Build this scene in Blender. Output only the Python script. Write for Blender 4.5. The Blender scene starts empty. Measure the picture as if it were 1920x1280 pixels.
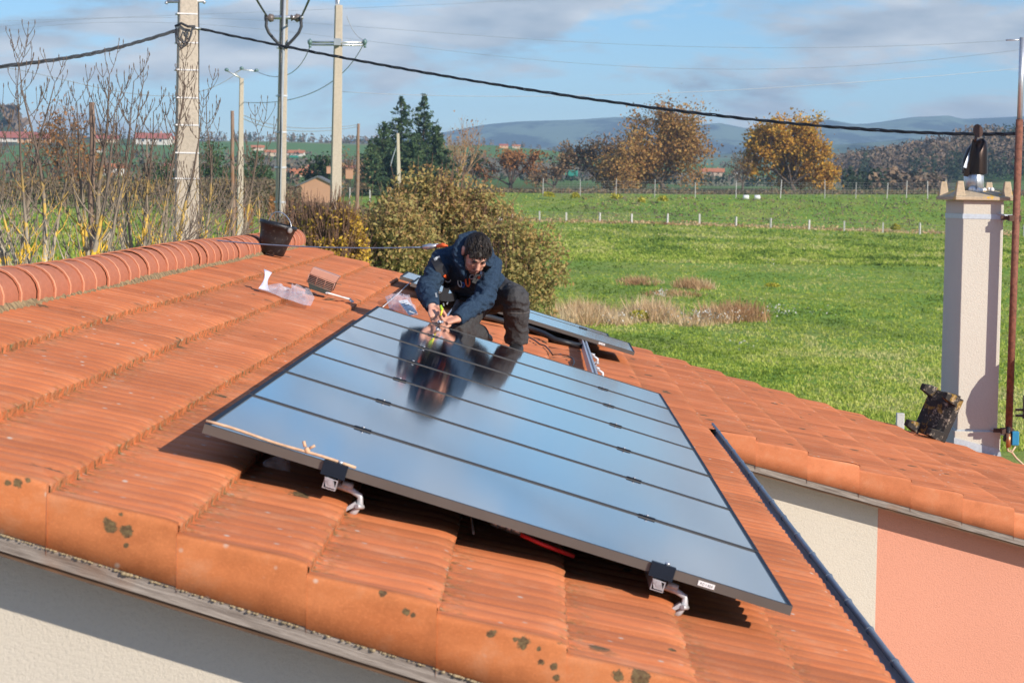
import bpy, bmesh, math, random
import numpy as np
from mathutils import Vector, Matrix, noise
R = math.radians
SC = bpy.context.scene
random.seed(5); RNG = np.random.default_rng(5)

# ------------------------------------------------------------------ camera
HC = 4.2                      # camera height above the field beside the house
FPX = 4600.0                  # focal length in pixels of the 1920 px frame
YAW, PITCH, ROLL = R(0.53992), R(3.39841), R(-0.98586)
def _axes():
    fw = np.array([-math.sin(YAW)*math.cos(PITCH), math.cos(YAW)*math.cos(PITCH), -math.sin(PITCH)])
    rt = np.array([math.cos(YAW), math.sin(YAW), 0.0]); dn = np.cross(fw, rt)
    return rt*math.cos(ROLL)+dn*math.sin(ROLL), -rt*math.sin(ROLL)+dn*math.cos(ROLL), fw
CR, CD, CF = _axes()
cam_d = bpy.data.cameras.new('camera'); cam = bpy.data.objects.new('camera', cam_d)
SC.collection.objects.link(cam)
M = Matrix(((CR[0], -CD[0], -CF[0], 0), (CR[1], -CD[1], -CF[1], 0), (CR[2], -CD[2], -CF[2], HC), (0, 0, 0, 1)))
cam.matrix_world = M
cam_d.sensor_width = 36; cam_d.lens = 36*FPX/1920
cam_d.clip_start = 0.1; cam_d.clip_end = 30000
cam_d.dof.use_dof = True; cam_d.dof.focus_distance = 13.2; cam_d.dof.aperture_fstop = 12
SC.camera = cam

# ------------------------------------------------------------------ light
SUN_EL, SUN_AZ = R(23.5), R(47)          # azimuth measured from -Y (behind the camera) towards +X (right)
sd = Vector((math.sin(SUN_AZ)*math.cos(SUN_EL), -math.cos(SUN_AZ)*math.cos(SUN_EL), math.sin(SUN_EL)))
sl = bpy.data.lights.new('sun', 'SUN'); sun = bpy.data.objects.new('sun', sl); SC.collection.objects.link(sun)
sl.energy = 4.4; sl.angle = R(0.5); sl.color = (1.0, 0.90, 0.77)
sun.rotation_euler = sd.to_track_quat('Z', 'Y').to_euler()
w = bpy.data.worlds.new('World'); SC.world = w; w.use_nodes = True
nt = w.node_tree; nt.nodes.clear()
def wn(t, **k):
    n = nt.nodes.new(t)
    for a, b in k.items(): setattr(n, a, b)
    return n
def WL(a, ao, b, bi): nt.links.new(a.outputs[ao], b.inputs[bi])
sky = wn('ShaderNodeTexSky', sky_type='NISHITA', sun_disc=False, sun_elevation=SUN_EL, altitude=300, air_density=0.85, dust_density=0.1, ozone_density=3.0)
sky.sun_rotation = math.atan2(sd.x, sd.y)
tc = wn('ShaderNodeTexCoord')
mp = wn('ShaderNodeMapping'); mp.inputs['Scale'].default_value = (1.0, 1.0, 3.6); mp.inputs['Location'].default_value = (5.03, 1.0, 2.0)
WL(tc, 'Generated', mp, 'Vector')
n1 = wn('ShaderNodeTexNoise'); n1.inputs['Scale'].default_value = 8.6; n1.inputs['Detail'].default_value = 6; n1.inputs['Roughness'].default_value = 0.58; n1.inputs['Distortion'].default_value = 0.35
WL(mp, 0, n1, 'Vector')
rp = wn('ShaderNodeValToRGB'); rp.color_ramp.elements[0].position = 0.44; rp.color_ramp.elements[1].position = 0.54
WL(n1, 'Fac', rp, 0)
n2 = wn('ShaderNodeTexNoise'); n2.inputs['Scale'].default_value = 17; n2.inputs['Detail'].default_value = 7
WL(mp, 0, n2, 'Vector')
cc = wn('ShaderNodeValToRGB'); cc.color_ramp.elements[0].position = 0.36; cc.color_ramp.elements[0].color = (1.75, 1.92, 2.25, 1)
cc.color_ramp.elements[1].position = 0.66; cc.color_ramp.elements[1].color = (4.4, 4.25, 4.2, 1)
WL(n2, 'Fac', cc, 0)
# thin out the cloud at height (clear blue overhead) and let it cover ~70 % low down
sx = wn('ShaderNodeSeparateXYZ'); WL(tc, 'Generated', sx, 0)
mr = wn('ShaderNodeMapRange'); mr.inputs['From Min'].default_value = 0.0; mr.inputs['From Max'].default_value = 0.42; mr.inputs['To Min'].default_value = 0.95; mr.inputs['To Max'].default_value = 0.22
WL(sx, 'Z', mr, 0)
mu = wn('ShaderNodeMath', operation='MULTIPLY'); WL(rp, 0, mu, 0); WL(mr, 0, mu, 1)
tint = wn('ShaderNodeMix', data_type='RGBA', blend_type='MULTIPLY'); tint.inputs[0].default_value = 1.0
WL(sky, 0, tint, 6); elr = wn('ShaderNodeValToRGB'); elr.color_ramp.elements[0].position = 0.0; elr.color_ramp.elements[0].color = (0.56, 0.61, 0.70, 1); elr.color_ramp.elements[1].position = 0.55; elr.color_ramp.elements[1].color = (1.15, 1.12, 1.15, 1); e_m = elr.color_ramp.elements.new(0.13); e_m.color = (0.36, 0.54, 0.66, 1); WL(sx, 'Z', elr, 0); WL(elr, 0, tint, 7)
mx = wn('ShaderNodeMix', data_type='RGBA'); WL(mu, 0, mx, 0); WL(tint, 2, mx, 6); WL(cc, 0, mx, 7)
bg = wn('ShaderNodeBackground'); bg.inputs['Strength'].default_value = 0.15; WL(mx, 2, bg, 'Color')
ow = wn('ShaderNodeOutputWorld'); WL(bg, 0, ow, 'Surface')
SC.view_settings.view_transform = 'Standard'; SC.view_settings.look = 'None'
SC.view_settings.exposure = 0.40; SC.view_settings.gamma = 1.0; SC.view_settings.use_curve_mapping = False
SC.cycles.max_bounces = 6; SC.cycles.diffuse_bounces = 3; SC.cycles.glossy_bounces = 3; SC.cycles.transparent_max_bounces = 12
SC.cycles.volume_bounces = 0; SC.cycles.use_denoising = True
SC.cycles.caustics_reflective = False; SC.cycles.caustics_refractive = False

# ------------------------------------------------------------------ helpers: placing
def ray(x, y):
    d = (x-960)/FPX*CR+(y-640)/FPX*CD+CF
    return d
def W(x, y, Y):
    d = ray(x, y); t = Y/d[1]
    return Vector((d[0]*t, Y, HC+d[2]*t))
OX, OY, OZ = -0.92001, 6.82771, HC-0.65076      # near upper corner of the panel row
TH = R(16.2536); DU = Vector((math.cos(TH), 0, -math.sin(TH))); NU = Vector((math.sin(TH), 0, math.cos(TH)))
PO = Vector((OX, OY, OZ)); HPAN = 0.136
XG = 1.035                                         # gutter line
def zr(x, Y):                                     # reference plane under the tiles
    z = OZ-HPAN/math.cos(TH)-(x-OX)*math.tan(TH)
    if x > XG:
        t = min(1, max(0, (Y-14.3)/(21.3-14.3)))
        z += (x-XG)*(math.tan(TH)-math.tan(R(14.3+1.6*t)))
    return z
def uof(x): return (x-OX)/math.cos(TH)
def horizon(px): return 367+(px-960)*0.01717
def sof(px): return (px-1003.3)/FPX

# ------------------------------------------------------------------ helpers: objects
def tag(o, label=None, cat=None, group=None, kind=None):
    if label: o['label'] = label
    if cat: o['category'] = cat
    if group: o['group'] = group
    if kind: o['kind'] = kind
    return o
def empty(name, loc, label=None, cat=None, group=None):
    o = bpy.data.objects.new(name, None); SC.collection.objects.link(o); o.location = loc; o.empty_display_size = 0.2
    return tag(o, label, cat, group)
def link(name, me, mat, parent=None, loc=None):
    o = bpy.data.objects.new(name, me); SC.collection.objects.link(o)
    if mat is not None and not me.materials: me.materials.append(mat)
    if parent is not None:
        o.parent = parent
        if loc is None: o.location = -parent_world(parent)     # vertices are in world space
        else: o.location = loc
    elif loc is not None: o.location = loc
    return o
def parent_world(p):
    v = Vector((0, 0, 0))
    while p is not None: v = v+p.location; p = p.parent
    return v
def copy_tree(o, parent=None):
    c = o.copy(); SC.collection.objects.link(c); c.parent = parent
    for ch in list(o.children): copy_tree(ch, c)
    return c
class MB:
    def __init__(s): s.v = []; s.f = []; s.sm = []; s.a = []
    def add(s, vs, fs, smooth=False, a=0.5):
        b = len(s.v); s.v += [tuple(p) for p in vs]
        for f in fs: s.f.append(tuple(i+b for i in f)); s.sm.append(smooth); s.a.append(a)
    def box(s, c, size, rot=None, a=0.5):
        c = Vector(c); hx, hy, hz = [k/2 for k in size]
        vs = [Vector((i*hx, j*hy, k*hz)) for i in (-1, 1) for j in (-1, 1) for k in (-1, 1)]
        if rot is not None: vs = [rot @ p for p in vs]
        s.add([p+c for p in vs], [(0, 1, 3, 2), (4, 6, 7, 5), (0, 4, 5, 1), (2, 3, 7, 6), (0, 2, 6, 4), (1, 5, 7, 3)], a=a)
    def tube(s, pts, rad, n=8, caps=True, smooth=True, a=0.5, sq=None):
        pts = [Vector(p) for p in pts]; m = len(pts)
        if not hasattr(rad, '__len__'): rad = [rad]*m
        t0 = (pts[1]-pts[0]).normalized(); up = Vector((0, 0, 1)) if abs(t0.z) < .9 else Vector((1, 0, 0))
        x = t0.cross(up).normalized(); vs = []
        for i in range(m):
            t = (pts[min(i+1, m-1)]-pts[max(i-1, 0)])
            if t.length < 1e-9: t = t0
            t.normalize(); x = (x-t*x.dot(t))
            if x.length < 1e-6: x = t.orthogonal()
            x.normalize(); y = t.cross(x); r = rad[i]; rx, ry = (r if hasattr(r, '__len__') else (r, r))
            for k in range(n):
                an = 2*math.pi*k/n; vs.append(pts[i]+x*math.cos(an)*rx+y*math.sin(an)*ry)
        fs = [(i*n+k, i*n+(k+1) % n, (i+1)*n+(k+1) % n, (i+1)*n+k) for i in range(m-1) for k in range(n)]
        s.add(vs, fs, smooth, a)
        if caps:
            b = len(s.v)-len(vs); s.f.append(tuple(b+k for k in reversed(range(n)))); s.sm.append(False); s.a.append(a)
            s.f.append(tuple(b+(m-1)*n+k for k in range(n))); s.sm.append(False); s.a.append(a)
    def ball(s, c, r, n=10, rot=None, a=0.5):
        c = Vector(c); r = r if hasattr(r, '__len__') else (r, r, r); vs = []; m = n//2+1
        for i in range(m+1):
            for k in range(n):
                p, q = math.pi*i/m, 2*math.pi*k/n
                v = Vector((math.sin(p)*math.cos(q)*r[0], math.sin(p)*math.sin(q)*r[1], math.cos(p)*r[2]))
                vs.append(c+(rot @ v if rot is not None else v))
        s.add(vs, [(i*n+k, (i+1)*n+k, (i+1)*n+(k+1) % n, i*n+(k+1) % n) for i in range(m) for k in range(n)], True, a)
    def prism(s, poly, d, smooth=False, a=0.5):              # poly: world points, d: extrusion vector
        poly = [Vector(p) for p in poly]; d = Vector(d); n = len(poly)
        s.add(poly+[p+d for p in poly], [tuple(range(n)), tuple(reversed(range(n, 2*n)))]+[(i, i+n, (i+1) % n+n, (i+1) % n) for i in range(n)], smooth, a)
    def mesh(s, name):
        me = bpy.data.meshes.new(name); me.from_pydata(s.v, [], s.f)
        me.polygons.foreach_set('use_smooth', s.sm)
        at = me.attributes.new('tone', 'FLOAT', 'FACE'); at.data.foreach_set('value', s.a)
        me.update(); return me
    def build(s, name, mat, parent=None, loc=None, fix=True):
        me = s.mesh(name)
        if fix:
            bm = bmesh.new(); bm.from_mesh(me); bmesh.ops.recalc_face_normals(bm, faces=bm.faces); bm.to_mesh(me); bm.free()
        return link(name, me, mat, parent, loc)
def npmesh(name, v, f, tone=None, smooth=False):             # quads / tris from numpy arrays
    me = bpy.data.meshes.new(name); k = f.shape[1]
    me.vertices.add(len(v)); me.vertices.foreach_set('co', np.asarray(v, dtype=np.float32).ravel())
    me.loops.add(f.size); me.loops.foreach_set('vertex_index', f.astype(np.int32).ravel())
    me.polygons.add(len(f)); me.polygons.foreach_set('loop_start', np.arange(0, f.size, k, dtype=np.int32))
    me.polygons.foreach_set('use_smooth', np.full(len(f), smooth))
    if tone is not None:
        at = me.attributes.new('tone', 'FLOAT', 'FACE'); at.data.foreach_set('value', np.asarray(tone, dtype=np.float32))
    me.update(calc_edges=True); me.validate(); return me
def bevel(o, wdt, seg=2):
    m = o.modifiers.new('bevel', 'BEVEL'); m.width = wdt; m.segments = seg; m.limit_method = 'ANGLE'; return o
def rot_to(zdir, xhint=None):                               # rotation whose Z is zdir
    z = Vector(zdir).normalized(); x = Vector(xhint) if xhint is not None else z.orthogonal()
    x = (x-z*x.dot(z)).normalized(); y = z.cross(x)
    return Matrix((x, y, z)).transposed()
ROOFROT = Matrix((DU, Vector((0, 1, 0)), NU)).transposed()
def fuse(mb, voxel, smooth=4, disp=None):
    me = mb.mesh('tmp'); o = bpy.data.objects.new('tmp', me); SC.collection.objects.link(o)
    r = o.modifiers.new('r', 'REMESH'); r.mode = 'VOXEL'; r.voxel_size = voxel; r.use_smooth_shade = True
    if smooth: q = o.modifiers.new('s', 'SMOOTH'); q.iterations = smooth; q.factor = 0.5
    dg = bpy.context.evaluated_depsgraph_get(); out = bpy.data.meshes.new_from_object(o.evaluated_get(dg))
    bpy.data.objects.remove(o); bpy.data.meshes.remove(me)
    if disp: 
        n = len(out.vertices); co = np.zeros(n*3); no = np.zeros(n*3)
        out.vertices.foreach_get('co', co); out.vertices.foreach_get('normal', no); co = co.reshape(-1, 3); no = no.reshape(-1, 3)
        co += no*np.array([disp(Vector(c)) for c in co])[:, None]; out.vertices.foreach_set('co', co.ravel())
    for p in out.polygons: p.use_smooth = True
    return out

# ------------------------------------------------------------------ helpers: materials
class NT:
    def __init__(s, name):
        s.m = bpy.data.materials.new(name); s.m.use_nodes = True; s.t = s.m.node_tree; s.b = s.t.nodes['Principled BSDF']
        s.tc = s.t.nodes.new('ShaderNodeTexCoord')
    def n(s, t, **k):
        x = s.t.nodes.new(t)
        for a, b in k.items(): setattr(x, a, b)
        return x
    def l(s, a, b): s.t.links.new(a, b)
    def noise(s, scale, detail=3, rough=0.5, stretch=None, dist=0, loc=None):
        x = s.n('ShaderNodeTexNoise'); x.inputs['Scale'].default_value = scale; x.inputs['Detail'].default_value = detail
        x.inputs['Roughness'].default_value = rough; x.inputs['Distortion'].default_value = dist
        src = s.tc.outputs['Object']
        if stretch or loc:
            m = s.n('ShaderNodeMapping')
            if stretch: m.inputs['Scale'].default_value = stretch
            if loc: m.inputs['Location'].default_value = loc
            s.l(src, m.inputs[0]); src = m.outputs[0]
        s.l(src, x.inputs['Vector']); return x.outputs['Fac']
    def voro(s, scale, loc=None):
        x = s.n('ShaderNodeTexVoronoi'); x.inputs['Scale'].default_value = scale
        m = s.n('ShaderNodeMapping'); m.inputs['Location'].default_value = loc or (0, 0, 0)
        s.l(s.tc.outputs['Object'], m.inputs[0]); s.l(m.outputs[0], x.inputs['Vector']); return x
    def ramp(s, fac, stops):
        x = s.n('ShaderNodeValToRGB'); e = x.color_ramp.elements
        e[0].position = stops[0][0]; e[0].color = (*stops[0][1], 1); e[1].position = stops[-1][0]; e[1].color = (*stops[-1][1], 1)
        for p, c in stops[1:-1]: q = e.new(p); q.color = (*c, 1)
        s.l(fac, x.inputs[0]); return x.outputs[0]
    def step(s, fac, a, b, inv=False):
        x = s.n('ShaderNodeMapRange'); x.inputs[1].default_value = a; x.inputs[2].default_value = b
        x.inputs[3].default_value = 1 if inv else 0; x.inputs[4].default_value = 0 if inv else 1
        s.l(fac, x.inputs[0]); return x.outputs[0]
    def math(s, op, a, b=None):
        x = s.n('ShaderNodeMath', operation=op)
        for i, v in enumerate((a, b)):
            if v is None: continue
            if isinstance(v, (int, float)): x.inputs[i].default_value = v
            else: s.l(v, x.inputs[i])
        return x.outputs[0]
    def mix(s, fac, a, b, mode='MIX'):
        x = s.n('ShaderNodeMix', data_type='RGBA', blend_type=mode)
        for i, v in ((0, fac), (6, a), (7, b)):
            if isinstance(v, (int, float)): x.inputs[i].default_value = v
            elif isinstance(v, tuple): x.inputs[i].default_value = (*v, 1)
            else: s.l(v, x.inputs[i])
        return x.outputs[2]
    def attr(s, name='tone'):
        x = s.n('ShaderNodeAttribute', attribute_name=name); return x.outputs['Fac']
    def out(s, col=None, rough=None, bump=None, bs=0.3, bd=0.01, metal=None, spec=None):
        if col is not None:
            if isinstance(col, tuple): s.b.inputs['Base Color'].default_value = (*col, 1)
            else: s.l(col, s.b.inputs['Base Color'])
        if rough is not None:
            if isinstance(rough, (int, float)): s.b.inputs['Roughness'].default_value = rough
            else: s.l(rough, s.b.inputs['Roughness'])
        if metal is not None: s.b.inputs['Metallic'].default_value = metal
        if spec is not None: s.b.inputs['Specular IOR Level'].default_value = spec
        if bump is not None:
            x = s.n('ShaderNodeBump'); x.inputs['Strength'].default_value = bs; x.inputs['Distance'].default_value = bd
            s.l(bump, x.inputs['Height']); s.l(x.outputs[0], s.b.inputs['Normal'])
        return s.m
def simple(name, col, rough=0.6, var=0.15, scale=20, metal=0, bump=0.0, spec=None):
    t = NT(name); f = t.noise(scale, 4, 0.6)
    c = t.ramp(f, [(0.3, tuple(k*(1-var) for k in col)), (0.7, tuple(min(1, k*(1+var)) for k in col))])
    return t.out(c, rough, f if bump else None, bump, 0.01, metal, spec)
def foliage(name, cols, rough=0.75, trans=0.25):
    t = NT(name); a = t.attr(); n = len(cols)
    c = t.ramp(a, [(i/(n-1), cc) for i, cc in enumerate(cols)])
    t.out(c, rough, spec=0.15)
    if trans:
        tr = t.n('ShaderNodeBsdfTranslucent'); t.l(c, tr.inputs[0]); m = t.n('ShaderNodeMixShader'); m.inputs[0].default_value = trans
        t.l(t.b.outputs[0], m.inputs[1]); t.l(tr.outputs[0], m.inputs[2])
        o = [x for x in t.t.nodes if x.type == 'OUTPUT_MATERIAL'][0]; t.l(m.outputs[0], o.inputs[0])
    return t.m
MT = {}
def RPe(x, y, h=0.0):
    n_ = np.array(NU); p0 = np.array(PO)-n_*(HPAN-0.03-h); d = ray(x, y); c_ = np.array([0, 0, HC]); tt = ((p0-c_) @ n_)/(d @ n_); return Vector(c_+d*tt)
SPV = [(W(x, y, 5.72), r) for x, y, r in ((205, 985, 17), (237, 995, 14), (35, 905, 11), (52, 899, 9), (14, 906, 8), (236, 1022, 6), (227, 964, 6), (718, 1107, 12), (762, 1145, 9), (774, 1152, 6), (922, 1187, 11), (980, 1203, 15), (1013, 1240, 9), (1039, 1249, 9), (1043, 1270, 7), (1158, 1266, 14), (1200, 1268, 26), (966, 1198, 6), (1010, 1215, 6))]
SPT = [(RPe(x, y), r) for x, y, r in ((716, 1087, 10), (625, 1069, 9), (841, 1130, 13), (1055, 1158, 7), (1058, 1196, 9), (1140, 1205, 8), (1260, 1218, 9), (1150, 1238, 15), (1100, 1228, 8), (806, 1105, 6), (1690, 1250, 6), (560, 1128-60, 5), (1230, 1155, 8), (1085, 1240, 6))]
def tile_mat(name, light, dark, lich=1.0, moss=True, spots=()):
    t = NT(name); a = t.attr()
    st = t.noise(9, 5, 0.65, stretch=(0.35, 5.0, 1.0)); big = t.noise(1.3, 3, 0.5); fine = t.noise(140, 3, 0.7)
    c = t.ramp(st, [(0.25, dark), (0.5, tuple((p+q)/2 for p, q in zip(light, dark))), (0.78, light)])
    c = t.mix(t.step(big, 0.35, 0.72), c, t.mix(0.35, c, tuple(k*0.72 for k in dark))); m4 = t.noise(7, 5, .7, loc=(2, 5, 1)); c = t.mix(t.math('MULTIPLY', t.step(m4, .5, .68), .15 if moss else .45), c, tuple(k*.62 for k in dark)); c = t.mix(t.math('MULTIPLY', t.step(m4, .48, .33), .25), c, (.62, .34, .2))
    tone = t.n('ShaderNodeMapRange'); tone.inputs[3].default_value = 0.78; tone.inputs[4].default_value = 1.2; t.l(a, tone.inputs[0])
    cmb = t.n('ShaderNodeCombineColor'); [t.l(tone.outputs[0], cmb.inputs[i]) for i in range(3)]
    c = t.mix(1.0, c, cmb.outputs[0], 'MULTIPLY')
    c = t.mix(t.math('MULTIPLY', t.step(fine, 0.5, 0.8), 0.25), c, tuple(min(1, k*1.5) for k in light))
    if moss:
        q = t.attr('joint'); mn = t.noise(38, 4, 0.7)
        mc = t.ramp(t.noise(60, 2), [(0.35, (0.05, 0.045, 0.022)), (0.55, (0.16, 0.13, 0.05)), (0.72, (0.34, 0.31, 0.22))])
        c = t.mix(t.math('MULTIPLY', q, t.step(mn, 0.40, 0.62)), c, mc)
    # lichens: small pale discs, dark olive patches
    v = t.voro(13, (3.1, 1.7, 0)); zone = t.noise(1.1, 2, 0.5, loc=(4, 9, 2))
    f1 = t.math('MULTIPLY', t.step(v.outputs['Distance'], 0.06, 0.13, True), t.step(t.math('ADD', zone, t.math('MULTIPLY', t.noise(20, 2), 0.3)), 0.60, 0.68))
    c = t.mix(t.math('MULTIPLY', f1, 0.75*lich), c, (0.55, 0.5, 0.42))
    v2 = t.voro(5.2, (8.3, 2.2, 5)); zone2 = t.noise(1.6, 2, 0.5, loc=(14, 3, 7)); ed = t.noise(45, 4, 0.7)
    d2 = t.math('ADD', v2.outputs['Distance'], t.math('MULTIPLY', t.math('SUBTRACT', ed, 0.5), 0.35))
    f2 = t.math('MULTIPLY', t.step(d2, 0.13, 0.19, True), t.step(zone2, 0.535, 0.575))
    c = t.mix(t.math('MULTIPLY', f2, 0.9*lich), c, t.ramp(fine, [(0.35, (0.03, 0.03, 0.018)), (0.65, (0.13, 0.12, 0.06))]))
    if spots:
        wob = t.n('ShaderNodeTexNoise'); wob.inputs['Scale'].default_value = 55; wob.inputs['Detail'].default_value = 4; wob.inputs['Roughness'].default_value = .7; t.l(t.tc.outputs['Object'], wob.inputs['Vector'])
        acc = None
        for p_, r_ in spots:
            vd = t.n('ShaderNodeVectorMath', operation='DISTANCE'); t.l(t.tc.outputs['Object'], vd.inputs[0]); vd.inputs[1].default_value = p_
            rr_ = r_*p_[1]/FPX*.9; q_ = t.math('ADD', vd.outputs['Value'], t.math('MULTIPLY', t.math('SUBTRACT', wob.outputs['Fac'], 0.5), rr_*2.4)); m_ = t.step(q_, rr_*.75, rr_*1.0, True)
            acc = m_ if acc is None else t.math('MAXIMUM', acc, m_)
        c = t.mix(t.math('MULTIPLY', acc, .88), c, t.ramp(t.noise(90, 3, .7), [(.35, (.030, .028, .018)), (.7, (.15, .13, .06))]))
    bmp = t.math('ADD', t.math('MULTIPLY', st, 0.5), t.math('MULTIPLY', fine, 0.5))
    return t.out(c, 0.78, bmp, 0.20, 0.005, spec=0.25)
MT['tile'] = tile_mat('terracotta_tile', (0.66, 0.222, 0.084), (0.50, 0.142, 0.052), 1.0, spots=SPT)
MT['verge'] = tile_mat('terracotta_verge', (0.61, 0.215, 0.080), (0.47, 0.140, 0.045), 1.0, moss=False, spots=SPV)
MT['verge2'] = tile_mat('terracotta_verge_clean', (0.62, 0.22, 0.10), (0.55, 0.175, 0.072), 0.15, moss=False)
MT['ridge'] = tile_mat('terracotta_ridge', (0.50, 0.185, 0.105), (0.42, 0.145, 0.08), 0.4, moss=False)
MT['ridge_rim'] = simple('terracotta_rim', (0.66, 0.29, 0.16), 0.8, 0.15, 30)
def render_mat(name, col, sc=95):
    t = NT(name); f = t.noise(sc, 5, 0.75); g = t.noise(1.2, 3)
    c = t.mix(t.step(g, 0.35, 0.7), tuple(k*0.95 for k in col), col)
    c = t.mix(t.math('MULTIPLY', t.step(f, 0.36, 0.5, True), 0.25), c, tuple(k*0.7 for k in col))
    return t.out(c, 0.9, f, 0.55, 0.009, spec=0.2)
MT['cream'] = render_mat('cream_render', (0.60, 0.545, 0.46))
MT['salmon'] = render_mat('salmon_render', (0.66, 0.30, 0.205))
MT['chim'] = render_mat('chimney_render', (0.61, 0.585, 0.51), 70)
def wood_mat(name, a, b):
    t = NT(name); g = t.noise(3, 3); mpp = t.n('ShaderNodeMapping', vector_type='TEXTURE'); mpp.inputs['Rotation'].default_value = (0, TH, 0) if 'pole' not in name else (0, R(90), 0); mpp.inputs['Scale'].default_value = (2.5, .2, .14)
    t.l(t.tc.outputs['Object'], mpp.inputs[0]); nn = t.n('ShaderNodeTexNoise'); nn.inputs['Scale'].default_value = 14; nn.inputs['Detail'].default_value = 6; nn.inputs['Roughness'].default_value = .7; nn.inputs['Distortion'].default_value = .4; t.l(mpp.outputs[0], nn.inputs['Vector']); f = nn.outputs['Fac']
    c = t.ramp(f, [(0.3, a), (0.52, tuple((p+q)/2 for p, q in zip(a, b))), (0.7, b)])
    c = t.mix(t.step(g, 0.55, 0.7), c, (0.25, 0.12, 0.06))
    return t.out(c, 0.85, f, 0.5, 0.006, spec=0.2)
MT['fascia'] = wood_mat('weathered_wood', (0.11, 0.085, 0.07), (0.40, 0.345, 0.30))
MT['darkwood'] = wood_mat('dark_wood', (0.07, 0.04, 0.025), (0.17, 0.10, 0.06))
MT['pole_wood'] = wood_mat('pole_wood', (0.16, 0.105, 0.075), (0.36, 0.25, 0.185))
MT['stick'] = simple('peeled_stick', (0.62, 0.40, 0.25), 0.7, 0.2, 60)
MT['mortar'] = simple('mossy_mortar', (0.24, 0.17, 0.085), 0.95, 0.7, 30, bump=0.8)
MT['zinc'] = simple('painted_gutter', (0.16, 0.205, 0.27), 0.42, 0.12, 8, 0.3)
MT['galv'] = simple('galvanised_steel', (0.58, 0.60, 0.62), 0.38, 0.12, 40, 0.75)
MT['band'] = simple('strap_metal', (0.50, 0.56, 0.62), 0.5, 0.1, 40, 0.3)
MT['alu'] = simple('aluminium', (0.52, 0.53, 0.56), 0.40, 0.2, 60, 0.7)
MT['cast'] = simple('cast_aluminium', (0.46, 0.47, 0.50), 0.5, 0.2, 60, 0.25)
MT['black'] = simple('black_plastic', (0.02, 0.02, 0.022), 0.45, 0.3, 60)
MT['cable'] = simple('cable_black', (0.028, 0.03, 0.036), 0.55, 0.3, 60)
MT['cable_pale'] = simple('bare_conductor', (0.42, 0.46, 0.52), 0.5, 0.1, 3, 0.2)
MT['conduit'] = simple('grey_conduit', (0.33, 0.37, 0.42), 0.5, 0.1, 5)
MT['rust'] = simple('rusty_pipe', (0.20, 0.075, 0.045), 0.75, 0.4, 30, bump=0.3)
MT['white'] = simple('white_plastic', (0.75, 0.75, 0.76), 0.5, 0.05, 30)
MT['ins'] = simple('glass_insulator', (0.12, 0.20, 0.20), 0.2, 0.3, 30)
MT['red'] = simple('red_handle', (0.90, 0.05, 0.06), 0.35, 0.1, 40)
MT['yellow'] = simple('yellow_plastic', (0.75, 0.65, 0.05), 0.5, 0.1, 40)
MT['orange'] = simple('orange_webbing', (0.80, 0.13, 0.03), 0.6, 0.15, 80)
MT['blue'] = simple('blue_plastic', (0.02, 0.22, 0.42), 0.4, 0.1, 40)
MT['rope'] = simple('rope_blue', (0.20, 0.26, 0.36), 0.7, 0.15, 80)
MT['beige_cable'] = simple('beige_cable', (0.60, 0.45, 0.30), 0.6, 0.1, 40)
def concrete(name, col, yellow=0.0, dark=0.0):
    t = NT(name); f = t.noise(28, 6, 0.75); g = t.noise(2.2, 4, 0.6, stretch=(1, 1, 0.3)); v = t.noise(9, 3, 0.6, loc=(3, 3, 3))
    c = t.ramp(f, [(0.3, tuple(k*0.72 for k in col)), (0.5, col), (0.75, tuple(min(1, k*1.2) for k in col))])
    c = t.mix(t.math('MULTIPLY', t.step(g, 0.45, 0.7), 0.4), c, tuple(k*0.7 for k in col))
    if dark: c = t.mix(t.math('MULTIPLY', t.step(t.noise(16, 6, 0.8), 0.36, 0.45, False), dark), c, (0.035, 0.033, 0.032))
    if yellow: c = t.mix(t.math('MULTIPLY', t.step(v, 0.585, 0.625), yellow), c, (0.72, 0.42, 0.03))
    return t.out(c, 0.9, f, 0.5, 0.01, spec=0.2)
MT['concrete'] = concrete('concrete_pole', (0.47, 0.41, 0.33))
MT['concrete_far'] = concrete('concrete_far', (0.47, 0.42, 0.33))
MT['cap'] = concrete('concrete_cap', (0.50, 0.40, 0.28), 0.9)
MT['cap_dark'] = concrete('lichen_cap', (0.40, 0.34, 0.27), 0.25, 1.0)
MT['post'] = concrete('concrete_post', (0.55, 0.53, 0.50))

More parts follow.
